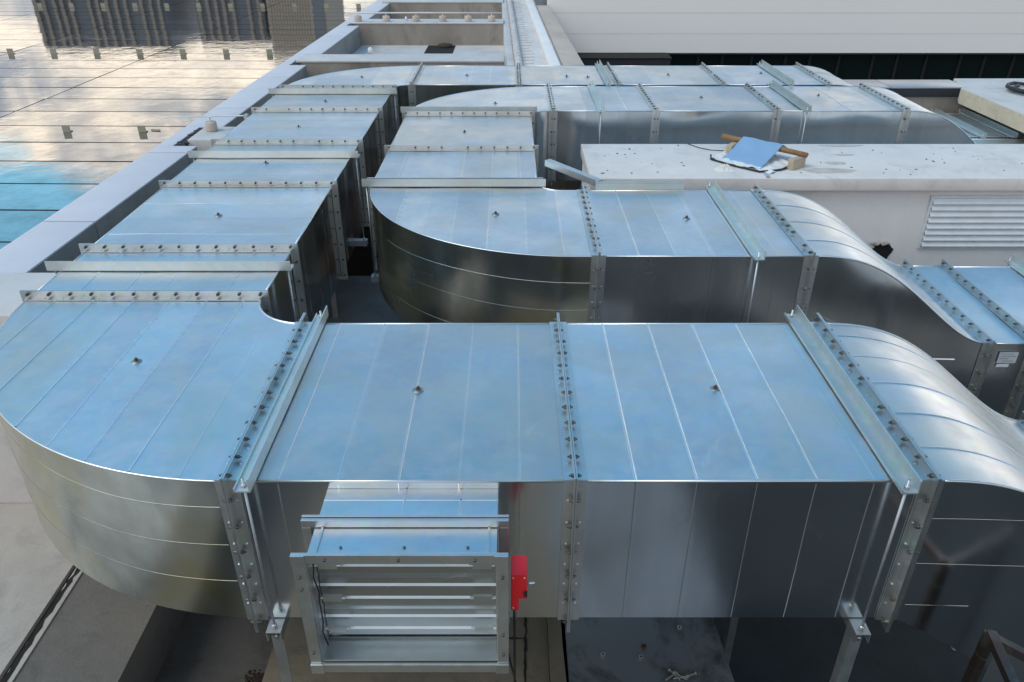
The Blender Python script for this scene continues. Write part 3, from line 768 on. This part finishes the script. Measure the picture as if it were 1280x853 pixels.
def stick(name, x, y, z, l, r, a, mat, label, cat):
    bm = bmesh.new(); d = Vector((math.cos(a), math.sin(a), 0)) * l / 2; tube(bm, [Vector((x, y, z)) - d, Vector((x, y, z)) + d], r, 6)
    return tag(link(name, bm, mat), label, cat)
stick('twig', -4.08, 8.92, 1.312, .11, .006, -.15, 'crack', 'thin dark twig lying on the roof glass near the kerb', 'twig')

# stub beam and conductor block at the kerb
bm = bmesh.new(); prism(bm, [(-3.40, 8.10), (-2.90, 8.08), (-2.90, 8.64), (-3.40, 8.66)], .9, 1.42)
tag(link('stub_beam', bm, 'beam', bevel=.01), 'short concrete beam end set in the kerb notch beside the left run', 'beam')
def block(x, y, z, label, r=.062, h=.10, g=None):
    bm = bmesh.new(); tube(bm, [(x, y, z), (x, y, z + .012), (x, y, z + h - .014), (x, y, z + h)], [r * .95, r, r, r * .9], 20)
    t = tag(link('conductor_block', bm, 'parapet'), label, 'concrete block', 'round concrete blocks under the conductor rods')
    bm = bmesh.new(); tube(bm, [(x, y, z + h), (x, y, z + h + .045)], .009, 8); box(bm, x - .03, x + .03, y - .011, y + .011, z + h + .045, z + h + .05)
    link('rod_clip', bm, 'angle', t, smooth=False); return t
block(-3.26, 8.46, 1.42, 'round concrete block with a rod clip on the notched stub beam')
bm = bmesh.new(); tube(bm, [(-3.62, 8.49, 1.565), (-2.84, 8.43, 1.59)], .008, 8); box(bm, -2.87, -2.83, 8.40, 8.46, 1.56, 1.605)
tag(link('conductor_rod', bm, 'angle'), 'short thin conductor rod from the kerb block to the left duct', 'rod')

# ------------------------------------------------------------------ FAR LEFT: beams, wells
def slab_poly(name, poly, z0, z1, mat, label=None, cat=None, bevel=.008):
    bm = bmesh.new(); prism(bm, poly, z0, z1); o_ = link(name, bm, mat, bevel=bevel)
    if label: tag(o_, label, cat)
    else: o_['kind'] = 'structure'
    return o_
def beam(label, x0, x1, y0, y1, top_h=.09, xl=.0):
    t = thing('concrete_beam', label, 'beam', ((x0 + x1) / 2, y0, .5), 'concrete beams across the wells')
    link('beam_body', bbox(x0 + xl, x1, y0 + .012, y1 - .012, .5, 1.405), 'raw', t, smooth=False)
    link('screed_top', bbox(x0, x1 - .003, y0, y1, 1.4055, 1.432), 'beam', t, bevel=.006)
    return t
beam('concrete beam in front of the first well, nearest the farthest duct', -3.36, -.12, 12.62, 13.22)
beam('middle concrete beam carrying the conductor rod blocks', -3.30, -.17, 16.93, 17.52)
beam('last concrete beam at the top picture edge', -3.2, -.22, 20.70, 21.5)
quad_sheet('well_floor', -3.28, -.13, 13.2, 16.94, .56, .995, 'beam')
quad_sheet('well_floor', -3.25, -.18, 17.5, 20.7, .56, .995, 'beam')
tag(link('drain_opening', bbox(-1.72, -1.16, 15.95, 16.9, .992, 1.0), 'crack', smooth=False), 'dark square drain opening in the well floor', 'drain')
bm = bmesh.new(); tube(bm, [(-1.36, 16.7, 1.0), (-1.36, 16.7, 1.05), (-1.36, 16.7, 1.07)], [.16, .15, .06], 12)
tag(link('drain_dome', bm, plain('dark rusty dome', (.05, .035, .025), .9)), 'dark rusty dome grate inside the drain opening', 'drain grate')
bm = bmesh.new(); tube(bm, [(-2.62, 15.2, .995), (-2.62, 15.2, 1.11)], .03, 10)
vp = tag(link('vent_pipe', bm, 'black'), 'small vent pipe with white cap standing in the first well', 'vent pipe')
bm = bmesh.new(); tube(bm, [(-2.63, 15.2, 1.11), (-2.63, 15.2, 1.15), (-2.63, 15.2, 1.20), (-2.63, 15.2, 1.23)], [.035, .05, .048, .02], 12); link('cap', bm, 'white_wall', vp)
names = ['leftmost', 'second', 'third', 'fourth', 'fifth', 'rightmost']
for k, x in enumerate([-3.16, -2.58, -1.97, -1.42, -.90, -.42]):
    block(x, 17.12, 1.432, 'round concrete rod block, %s of six along the middle beam' % names[k], .075, .11)
bm = bmesh.new(); tube(bm, [(-3.32, 17.12, 1.592), (-1.8, 17.12, 1.597), (-.2, 17.12, 1.594)], .015, 8)
tag(link('conductor_rod', bm, 'white_conc'), 'long white conductor rod on six blocks along the middle beam', 'rod')
bm = bmesh.new(); tube(bm, [(-2.19, 17.25, 1.432), (-2.19, 17.25, 1.51)], [.03, .02], 8); tag(link('small_stub', bm, 'white_wall'), 'tiny white stub between the second and third rod blocks', 'stub')
# dark gap / white strip at the top edge
# ridge walkway, drifting slightly left with distance
def rx(x12, x21, y): return lerp(x12, x21, (y - 12.5) / 9.0)
def strip(name, a, c_, z0, z1, mat, ya=11.42, yb=23.0, **k):
    return slab_poly(name, [(rx(*a, ya), ya), (rx(*c_, ya), ya), (rx(*c_, yb), yb), (rx(*a, yb), yb)], z0, z1, mat, **k)
strip('walkway_edge', (-.087, -.264), (.037, -.142), .0, 1.40, 'beam', label='pale concrete edge wall along the right side of the wells', cat='wall')
strip('walkway', (.038, -.141), (.56, .325), .0, 1.385, 'white_conc')
strip('white_upstand', (.561, .326), (.715, .487), .0, 1.46, 'white_wall', label='bright white painted upstand beside the tan parapet', cat='upstand')
strip('flashing', (.716, .488), (.765, .548), .0, 1.41, 'cap', label='thin grey flashing strip between white upstand and tan parapet', cat='flashing')
tan = thing('tan_parapet', 'tan stone capped parapet running back to the white building', 'parapet', (.8, 16, 0))
yy = [11.42, 13.3, 15.2, 17.1, 19.0]
for a, c_ in zip(yy, yy[1:] + [19.96]):
    bm = bmesh.new(); prism(bm, [(rx(.767, .55, a), a + .005), (rx(1.09, .83, a), a + .005), (rx(1.09, .83, c_), c_ - .005), (rx(.767, .55, c_), c_ - .005)], -2.4, 1.43)
    link('coping_stone', bm, 'parapet', tan, bevel=.006)
bm = bmesh.new()
for k in range(34):
    y = 11.6 + k * .29; x = rx(.10, -.07, y)
    tube(bm, [(x, y, 1.435), (x - .003, y + .22, 1.437)], .055, 10); tube(bm, [(x - .003, y + .22, 1.437), (x - .004, y + .285, 1.437)], .047, 10)
    box(bm, x + .02, x + .05, y + .09, y + .12, 1.386, 1.42)
tag(link('jointed_pipe', bm, 'beam'), 'pale jointed pipe lying along the walkway beside the wells', 'pipe')
bm = bmesh.new()
for k in range(33):
    y = 11.75 + k * .29; tube(bm, [(rx(.16, -.01, y), y, 1.389), (rx(.16, -.01, y) + random.uniform(.16, .24), y + .02, 1.389)], .011, 6)
tag(link('pipe_tie', bm, 'beam', smooth=False), 'short ties on the walkway beside the jointed pipe', 'ties', kind='stuff')

# ------------------------------------------------------------------ WHITE BUILDING
wb = thing('white_building', 'long white panelled building with dark window band at the back right', 'building', (9, 20, -2.5))
zr = [.345, .785, 1.255, 1.73, 2.2]
bm = bmesh.new()
for a, c_ in zip(zr, zr[1:]): box(bm, .84, 34, 20, 20.14, a + .003, c_ - .003)
link('wall_panel', bm, 'white_panel', wb, smooth=False)
link('backing_wall', bbox(.85, 34, 20.015, 30, .36, 2.19), 'cap', wb, smooth=False)
bm = bmesh.new(); box(bm, .84, 34, 20.02, 20.12, .305, .349); link('drip_edge', bm, 'dark_fascia', wb, smooth=False)
link('window_glass', bbox(.84, 34, 20.14, 20.18, -1.2, .304), 'window', wb, smooth=False)
for x in [1.6 + .72 * k + (.12 if k % 3 == 1 else 0) for k in range(34)]: link('mullion', bbox(x - .03, x + .03, 20.10, 20.139, -1.2, .304), 'crack', wb, smooth=False)
link('room_behind', bbox(.86, 34, 20.19, 26, -1.25, .30), 'dark_fascia', wb, smooth=False)
link('base_wall', bbox(.84, 34, 20.0, 20.3, -2.49, -1.21), 'dark_fascia', wb, smooth=False)
cn = thing('canopy', 'dark box canopy under the white wall beside the tan parapet', 'canopy', (2.6, 19.6, 0))
link('roof_box', bbox(1.15, 3.76, 19.25, 19.98, .03, .33), 'dark_fascia', cn, bevel=.01)
link('top_cap', bbox(1.13, 3.78, 19.23, 19.985, .3315, .36), 'crack', cn, smooth=False)

# ------------------------------------------------------------------ FAR RIGHT LEDGE, HOSE SLAB
lg = thing('capped_ledge', 'grey capped ledge with dark fascia behind the far goosenecks', 'ledge', (5, 11.5, 0))
for a, c_ in ((2.2, 3.55), (3.56, 5.41), (5.42, 6.42)) :
    pass
for a, c_ in ((3.2, 5.345), (5.355, 6.44)):
    link('cap_sheet', bbox(a, c_, 11.30, 11.84, 1.285, 1.302), 'cap', lg, bevel=.004)
    link('fascia', bbox(a + .004, c_ - .004, 11.308, 11.36, 1.165, 1.2845), 'dark_fascia', lg, bevel=.004)
link('wall', bbox(3.2, 7.2, 11.365, 11.80, -2.49, 1.284), 'raw', lg, smooth=False)
hs = thing('hose_slab', 'concrete roof slab with rough tan edge carrying the black hose', 'roof slab', (8, 10, 0))
bm = bmesh.new(); prism(bm, [(6.32, 8.6), (12, 8.6), (12, 11.95), (6.56, 11.95), (6.33, 11.25)], 1.11, 1.30); link('slab', bm, 'beam', hs, bevel=.015)
link('slab_edge', bbox(6.305, 6.3195, 8.6, 11.2, 1.105, 1.292), concrete('rough tan slab edge', (.55, .49, .38), (.45, .38, .28), 6, (.3, .2, .1), .5), hs, smooth=False)
link('wall', bbox(6.62, 11.9, 8.7, 11.28, -2.49, 1.109), 'raw', hs, smooth=False)
bm = bmesh.new(); hp = []
for k in range(30):
    a = 2.3 + k * .30; rr = .66 + .012 * k * .3
    hp.append((7.56 + rr * math.cos(a), 10.95 + rr * .62 * math.sin(a), 1.335 + .03 * (k > 20)))
tube(bm, hp, .024, 10); tag(link('hose', bm, 'black'), 'coiled thick black hose lying on the slab at the right edge', 'hose')
bm = bmesh.new(); tube(bm, [(6.62, 10.12, 1.03), (6.585, 11.1, 1.03)], .045, 10); wbv = tag(link('round_bar', bm, 'steel'), 'round bar lying on the low far duct with a wrapped end', 'bar')
bm = bmesh.new()
for k in range(14): rbox(bm, (6.62 + random.uniform(-.04, .04), 10.14 + random.uniform(-.05, .05), 1.05 + random.uniform(-.02, .04)), (.06, .07, .03), Matrix.Rotation(random.uniform(0, 3), 3, 'X') @ Matrix.Rotation(random.uniform(0, 3), 3, 'Z'))
link('wrap', bm, 'cloth', wbv)

# ------------------------------------------------------------------ PLANT ROOM
pr_ = thing('plant_room', 'low white plant room with overhanging flat roof and a louvre', 'plant room', (4, 7.4, -2.5))
link('roof_slab', bbox(.715, 9.5, 6.86, 8.02, 1.285, 1.40), 'white_conc', pr_, bevel=.008)
link('wall', bbox(.735, 9.45, 6.95, 7.95, -2.49, 1.284), 'white_wall', pr_, smooth=False)
bm = bmesh.new(); zz = 1.19
box(bm, 3.90, 3.925, 6.93, 6.949, .685, 1.215); box(bm, 3.926, 5.4, 6.93, 6.949, 1.192, 1.215); box(bm, 3.926, 5.4, 6.93, 6.949, .685, .70)
lv = link('louvre_frame', bm, 'louver', pr_, smooth=False)
bm = bmesh.new()
for k in range(8):
    z_ = 1.19 - k * .0605
    v = [bm.verts.new(c_) for c_ in ((3.926, 6.946, z_), (5.4, 6.946, z_), (5.4, 6.915, z_ - .050), (3.926, 6.915, z_ - .050), (5.4, 6.915, z_ - .056), (3.926, 6.915, z_ - .056), (5.4, 6.944, z_ - .053), (3.926, 6.944, z_ - .053))]
    bm.faces.new((v[3], v[2], v[1], v[0])); bm.faces.new((v[5], v[4], v[2], v[3])); bm.faces.new((v[7], v[6], v[4], v[5]))
link('louvre_slats', bm, 'louver', lv, smooth=False)
bm = bmesh.new(); n = 22; c0 = []
for k in range(n):
    a = 2 * math.pi * k / n; r = random.uniform(.75, 1.15); c0.append((3.57 + .115 * r * math.cos(a), .64 + .12 * r * math.sin(a)))
f_ = [bm.verts.new((x, 6.946, z)) for x, z in c0]; g_ = [bm.verts.new((3.57 + (x - 3.57) * .8, 6.938, .64 + (z - .64) * .8)) for x, z in c0]
bm.faces.new(g_)
for k in range(n): bm.faces.new((f_[k], f_[(k + 1) % n], g_[(k + 1) % n], g_[k]))
bmesh.ops.recalc_face_normals(bm, faces=bm.faces[:]); link('knocked_hole', bm, 'crack', pr_, smooth=False)
bm = bmesh.new(); tube(bm, [(3.44 + k * .022, 6.925, .735 + .012 * math.sin(k * 2)) for k in range(9)], [.010 + .006 * (k % 2) for k in range(9)], 7)
link('broken_rim', bm, 'floor_l', pr_)
# shelter on the plant room roof
ZR = 1.4005
def brick(x, y, rz, label):
    bm = bmesh.new(); rbox(bm, (x, y, ZR + .05), (.06, .20, .10), Matrix.Rotation(rz, 3, 'Z'))
    return tag(link('brick', bm, 'brick', bevel=.006), label, 'brick', 'bricks under the blue sheet shelter')
brick(2.19, 7.66, R(-35), 'sandy brick under the left end of the timber stick')
brick(2.68, 7.18, R(-52), 'sandy brick under the right end of the timber stick')
bm = bmesh.new(); tube(bm, [(2.13, 7.84, ZR + .125), (2.3, 7.66, ZR + .128), (2.55, 7.4, ZR + .125), (2.765, 7.18, ZR + .122)], [.03, .025, .026, .024], 9)
tag(link('timber_stick', bm, 'wood'), 'rough round timber stick resting on two bricks', 'timber')
bm = bmesh.new()
ax = Vector((.67, -.69, 0)).normalized(); pr2 = Vector((-.69, -.67, 0)).normalized()
o0 = Vector((2.295, 7.69, ZR + .165)); Ls = .43
rows = []
for t_ in (0, 1):
    p = o0 + ax * Ls * t_
    rows.append([p - pr2 * .16 + Vector((0, 0, -.085)), p - pr2 * .012 + Vector((0, 0, -.002)), p, p + pr2 * .012 + Vector((0, 0, -.003)), p + pr2 * .30 + Vector((0, 0, -.135)), p + pr2 * .308 + Vector((0, 0, -.128)), p + pr2 * .37 + Vector((0, 0, -.16))])
NS = 24; va = []
for i in range(NS + 1):
    t_ = i / NS; line = []
    for q0, q1 in zip(rows[0], rows[1]): line.append(Vector(q0).lerp(q1, t_))
    fine_ = []
    for k in range(len(line) - 1):
        m_ = 12 if k in (0, 3) else 2
        for j in range(m_): fine_.append(line[k].lerp(line[k + 1], j / m_))
    fine_.append(line[-1])
    va.append([bm.verts.new(q + Vector((0, 0, 1)) * (.010 * noise.noise(q * 7) + .004 * noise.noise(q * 19)) + ax * .006 * noise.noise(q * 5 + Vector((3, 1, 2)))) for q in fine_])
for r0_, r1_ in zip(va, va[1:]):
    for k in range(len(r0_) - 1): bm.faces.new((r0_[k], r1_[k], r1_[k + 1], r0_[k + 1]))
bmesh.ops.recalc_face_normals(bm, faces=bm.faces[:])
if sum(f.normal.z for f in bm.faces) < 0: bmesh.ops.reverse_faces(bm, faces=bm.faces[:])
o_ = link('blue_sheet', bm, 'blue_sheet'); tag(o_, 'folded pale blue sheet propped tent-like on the timber stick', 'sheet')
sm = o_.modifiers.new('s', 'SOLIDIFY'); sm.thickness = .003
bm = bmesh.new()
cen = o0 + ax * Ls * .5 + pr2 * .22; cen.z = ZR
def clf(u, v):
    p = cen + ax * (u - .5) * .66 + pr2 * (v - .5) * .42
    return (p.x + .02 * math.sin(v * 9), p.y + .02 * math.sin(u * 11), ZR + .004 + .035 * abs(noise.noise(Vector((u * 6, v * 5, 0)))) + .05 * math.sin(math.pi * u) * (1 - v))
grid(bm, clf, 26, 18); bmesh.ops.recalc_face_normals(bm, faces=bm.faces[:])
tag(link('cloth', bm, 'cloth'), 'crumpled whitish wrap spread under the blue sheet', 'wrap')
bm = bmesh.new()
e = [cen + ax * -.36 + pr2 * .10, cen + ax * -.28 + pr2 * .22, cen + ax * 0 + pr2 * .25, cen + ax * .26 + pr2 * .24, cen + ax * .36 + pr2 * .06, cen + ax * .38 - pr2 * .06]
cp = []
for a, c_ in zip(e, e[1:]):
    for k in range(6): q = a.lerp(c_, k / 6); cp.append((q.x, q.y, ZR + .012))
tube(bm, cp, .009, 8); tag(link('cable', bm, 'black'), 'thin black cable around the front of the white wrap', 'cable')
bm = bmesh.new(); box(bm, 2.315, 2.345, 6.875, 6.96, ZR + .001, ZR + .022); box(bm, 2.318, 2.342, 6.868, 6.88, ZR - .02, ZR + .03)
tag(link('clamp', bm, 'steel', bevel=.003), 'small steel clamp at the roof edge below the blue sheet', 'clamp')
bm = bmesh.new(); grid(bm, lambda u, v: (1.99 + .17 * (u - .5) * 1.1, 7.13 + .13 * (v - .5), ZR - .003 + .05 * math.sin(math.pi * u) * math.sin(math.pi * v) * (.5 + noise.noise(Vector((u * 7, v * 7, 2))) + .3)), 20, 16)
bmesh.ops.recalc_face_normals(bm, faces=bm.faces[:]); tag(link('powder_heap', bm, 'dust'), 'little heap of white powder left of the blue sheet', 'powder')
bm = bmesh.new(); tube(bm, [(1.82, 8.0, ZR + .006), (1.9, 7.86, ZR + .006), (2.0, 7.77, ZR + .006), (2.14, 7.74, ZR + .006)], .004, 6); tag(link('wire', bm, 'black'), 'thin loose wire on the roof left of the timber', 'wire')
bm = bmesh.new()
for k in range(48):
    x, y = random.uniform(.8, 6), random.uniform(6.95, 7.95)
    s_ = random.choice((.005, .007, .010, .014)); rbox(bm, (x, y, ZR + .003), (s_ * random.uniform(.6, 2.6), s_, .005), Matrix.Rotation(random.uniform(0, 3), 3, 'Z'))
tag(link('debris', bm, plain('grey debris', (.14, .13, .125), .9, 0, .5, 20), smooth=False), 'small grey debris flakes scattered on the plant room roof', 'debris', kind='stuff')
# flat damp stains
def stain(name, x, y, rx_, ry_, z, mat, seed):
    bm = bmesh.new(); n = 40
    vs = [bm.verts.new((x + rx_ * math.cos(2 * math.pi * k / n) * (1 + .45 * noise.noise(Vector((math.cos(2 * math.pi * k / n) * 2, math.sin(2 * math.pi * k / n) * 2, seed)))), y + ry_ * math.sin(2 * math.pi * k / n) * (1 + .5 * noise.noise(Vector((math.cos(2 * math.pi * k / n) * 2.5, math.sin(2 * math.pi * k / n) * 2, seed + 9)))), z)) for k in range(n)]
    bm.faces.new(vs); o_ = link(name, bm, mat, smooth=False); o_['kind'] = 'stuff'; return o_
sand = concrete('sandy spill', (.43, .37, .31), (.55, .51, .48), 9, (.42, .38, .34), .5)
for i, (x, y, a, c_) in enumerate(((2.98, 7.10, .24, .08), (3.12, 7.34, .10, .05), (3.3, 7.62, .09, .03), (3.38, 7.95, .22, .035))):
    tag(stain('sand', x, y, a, c_, ZR + .001 + i * .0003, sand, i), ('broad sandy spill right of the blue sheet', 'small sandy patch behind the broad spill', 'tiny sandy patch in the middle of the roof', 'sandy patch at the back edge of the roof')[i], 'sand spill')

# loose channels near the middle elbow
bm = bmesh.new()
def channel(bm, p, q, w=.06, h=.045):
    p, q = Vector(p), Vector(q); d = (q - p); L_ = d.length; m3 = d.to_track_quat('X', 'Z').to_matrix(); c_ = (p + q) / 2
    rbox(bm, c_ + m3 @ Vector((0, 0, h / 2)), (L_, w, .005), m3); rbox(bm, c_ + m3 @ Vector((0, -w / 2 + .0026, -.003)), (L_, .005, h - .001), m3); rbox(bm, c_ + m3 @ Vector((0, w / 2 - .0026, -.003)), (L_, .005, h - .001), m3)
channel(bm, (.30, 6.46, 1.67), (.70, 5.99, 1.64)); tag(link('loose_channel', bm, 'steel', smooth=False), 'loose steel channel lying askew across the gap by the middle elbow', 'steel channel')
bm = bmesh.new(); channel(bm, (.66, 5.965, 1.632), (1.36, 5.965, 1.632), .05, .05); tag(link('loose_channel', bm, 'angle', smooth=False), 'loose steel channel lying along the back edge of the middle duct', 'steel channel')

# ------------------------------------------------------------------ TOWERS seen in the roof glass
tan_m = plain('tan tower render', (.36, .31, .26), .7, 0, .2, .05)
blu_m = plain('slate tower glazing', (.13, .15, .185), .5, 0, .3, .3)
def tower(label, x0, x1, y, top, kind):
    t = thing('tower', label, 'tower', ((x0 + x1) / 2, y, -14), 'towers across the city')
    w = x1 - x0
    link('glazed_body', bbox(x0, x1, y, y + 22, -14, top), tan_m if kind == 'tan' else blu_m, t, smooth=False)
    bm = bmesh.new()
    if kind == 'striped':
        n = max(5, int(w / 2.0))
        for k in range(n):
            xs = x0 + w * (k + .5) / n + random.uniform(-.25, .25)
            if k % 6 == 5: continue
            box(bm, xs - .38, xs + .38, y - .7, y - .01, -14, top - random.choice((0, 0, 1.5)))
        link('pilaster', bm, plain('brown pilaster render', (.25, .215, .19), .7, 0, .2, .05) if 'brown pilaster render' not in bpy.data.materials else bpy.data.materials['brown pilaster render'], t, smooth=False)
        bm = bmesh.new()
        z_ = -12
        while z_ < top - 1: box(bm, x0 + .2, x1 - .2, y - .35, y - .005, z_, z_ + .7); z_ += 3.1
        link('floor_band', bm, plain('slate floor band', (.10, .115, .14), .6) if 'slate floor band' not in bpy.data.materials else bpy.data.materials['slate floor band'], t, smooth=False)
    else:
        z_ = -12
        while z_ < top - 2:
            box(bm, x0 + .3, x1 - 3.4, y - .05, y - .005, z_, z_ + .25); z_ += 1.6
        for k in range(14): xs = x0 + 1 + k * (w - 5) / 13; box(bm, xs - .06, xs + .06, y - .052, y - .006, -14, top - 1)
        link('facade_joint', bm, plain('brown facade joint', (.14, .11, .08)), t, smooth=False)
        link('glazed_strip', bbox(x1 - 3.1, x1 - .3, y - .2, y - .004, -14, top + 1.5), blu_m, t, smooth=False)
    return t
tower('widest slate and tan striped tower mirrored at the top left of the glass', -114, -82.5, 200, 32, 'striped')
tower('narrower striped tower mirrored between the wide tower and the tan one', -75.5, -59.2, 200, 30.5, 'striped')
tower('plain tan tower with a blue strip mirrored beside the kerb', -58.4, -44.5, 200, 33, 'tan')

# ------------------------------------------------------------------ LIGHT, SKY, CAMERA
SUN_EL, SUN_AZ = R(50), R(250)     # azimuth clockwise from +Y
w = bpy.data.worlds.new('World'); S.world = w; w.use_nodes = True
nt = w.node_tree; L = nt.links; bg = nt.nodes['Background']
sky = nd(nt, 'ShaderNodeTexSky', sky_type='NISHITA'); sky.sun_disc = False
sky.sun_elevation = SUN_EL; sky.sun_rotation = SUN_AZ; sky.air_density = 1.0; sky.dust_density = .6; sky.ozone_density = 2.0
tc = nd(nt, 'ShaderNodeTexCoord'); sx = nd(nt, 'ShaderNodeSeparateXYZ'); L.new(tc.outputs['Generated'], sx.inputs[0])
den = math_n(nt, 'ADD', math_n(nt, 'MAXIMUM', sx.outputs['Z'], 0.), .22)
cx = nd(nt, 'ShaderNodeCombineXYZ'); L.new(math_n(nt, 'DIVIDE', sx.outputs['X'], den), cx.inputs[0]); L.new(math_n(nt, 'DIVIDE', sx.outputs['Y'], den), cx.inputs[1])
def cl(sock, lo_, hi_):
    m_ = nd(nt, 'ShaderNodeMapRange'); m_.inputs[1].default_value = lo_; m_.inputs[2].default_value = hi_; L.new(sock, m_.inputs[0]); return m_.outputs[0]
west = math_n(nt, 'MULTIPLY', cl(math_n(nt, 'MULTIPLY', sx.outputs['X'], -1.), .27, .52), math_n(nt, 'MULTIPLY', cl(sx.outputs['Z'], .20, .30), .34))
east = math_n(nt, 'MULTIPLY', cl(sx.outputs['X'], .42, .58), math_n(nt, 'MULTIPLY', cl(sx.outputs['Z'], .18, .27), .34))
n1 = math_n(nt, 'SUBTRACT', noise_n(nt, cx.outputs[0], 1.5, 9, .58, .5), math_n(nt, 'ADD', west, east))
# more cloud low over the horizon, open blue higher up
low = nd(nt, 'ShaderNodeMapRange'); low.inputs[1].default_value = .28; low.inputs[2].default_value = .49; low.inputs[3].default_value = .20; low.inputs[4].default_value = -.16
L.new(sx.outputs['Z'], low.inputs[0])
cf = ramp(nt, math_n(nt, 'ADD', n1, low.outputs[0]), [(.48, 0.), (.60, 1.)])
n2 = noise_n(nt, cx.outputs[0], 2.6, 8, .62, .5)
ccol = mix(nt, ramp(nt, n2, [(.41, 0.), (.58, 1.)]), (2.3, 2.6, 3.1), (7.7, 6.8, 5.7))
hs_ = nd(nt, 'ShaderNodeHueSaturation'); hs_.inputs['Saturation'].default_value = 1.15; hs_.inputs['Value'].default_value = 1.32
L.new(sky.outputs[0], hs_.inputs['Color'])
blue = mix(nt, 1., hs_.outputs[0], (.88, 1.24, 1.05), 'MULTIPLY')
# warm bright band low in the east, beyond the plant room
vm = nd(nt, 'ShaderNodeVectorMath', operation='DOT_PRODUCT'); L.new(tc.outputs['Generated'], vm.inputs[0]); vm.inputs[1].default_value = (.69, .715, .11)
gw = nd(nt, 'ShaderNodeMapRange', interpolation_type='SMOOTHSTEP'); gw.inputs[1].default_value = .95; gw.inputs[2].default_value = 1.0; L.new(vm.outputs['Value'], gw.inputs[0])
ccol = mix(nt, gw.outputs[0], ccol, (17.0, 15.4, 13.6))
blue = mix(nt, math_n(nt, 'MULTIPLY', west, 1.3), blue, mix(nt, 1., blue, (.42, .36, .34), 'MULTIPLY'))
col = mix(nt, math_n(nt, 'MAXIMUM', cf, gw.outputs[0]), blue, ccol)
# bright high haze added behind the viewer for soft frontal fill
bh = nd(nt, 'ShaderNodeMapRange', interpolation_type='SMOOTHSTEP'); bh.inputs[1].default_value = -.15; bh.inputs[2].default_value = -.75; L.new(sx.outputs['Y'], bh.inputs[0])
col = mix(nt, math_n(nt, 'MULTIPLY', bh.outputs[0], .65), col, (5.6, 5.4, 5.3))
L.new(col, bg.inputs['Color']); bg.inputs['Strength'].default_value = .15
sd = bpy.data.lights.new('sun', 'SUN'); sd.energy = 1.2; sd.angle = R(30); sd.color = (1, .90, .78)
so = bpy.data.objects.new('sun', sd); COL.objects.link(so); so.location = (0, 0, 30)
dirv = Vector((math.sin(SUN_AZ) * math.cos(SUN_EL), math.cos(SUN_AZ) * math.cos(SUN_EL), math.sin(SUN_EL)))
so.rotation_euler = dirv.to_track_quat('Z', 'Y').to_euler()

cd = bpy.data.cameras.new('camera'); cam = bpy.data.objects.new('camera', cd); COL.objects.link(cam)
cam.location = (0, 0, 3.6); cam.rotation_euler = (R(90 - 29.6), 0, 0)
cd.sensor_width = 36; cd.lens = 970 / 1280 * 36; cd.clip_start = .05; cd.clip_end = 6000
S.camera = cam
S.view_settings.view_transform = 'Standard'; S.view_settings.look = 'None'
S.view_settings.exposure = .31; S.view_settings.gamma = 1; S.view_settings.use_curve_mapping = False
S.render.engine = 'CYCLES'
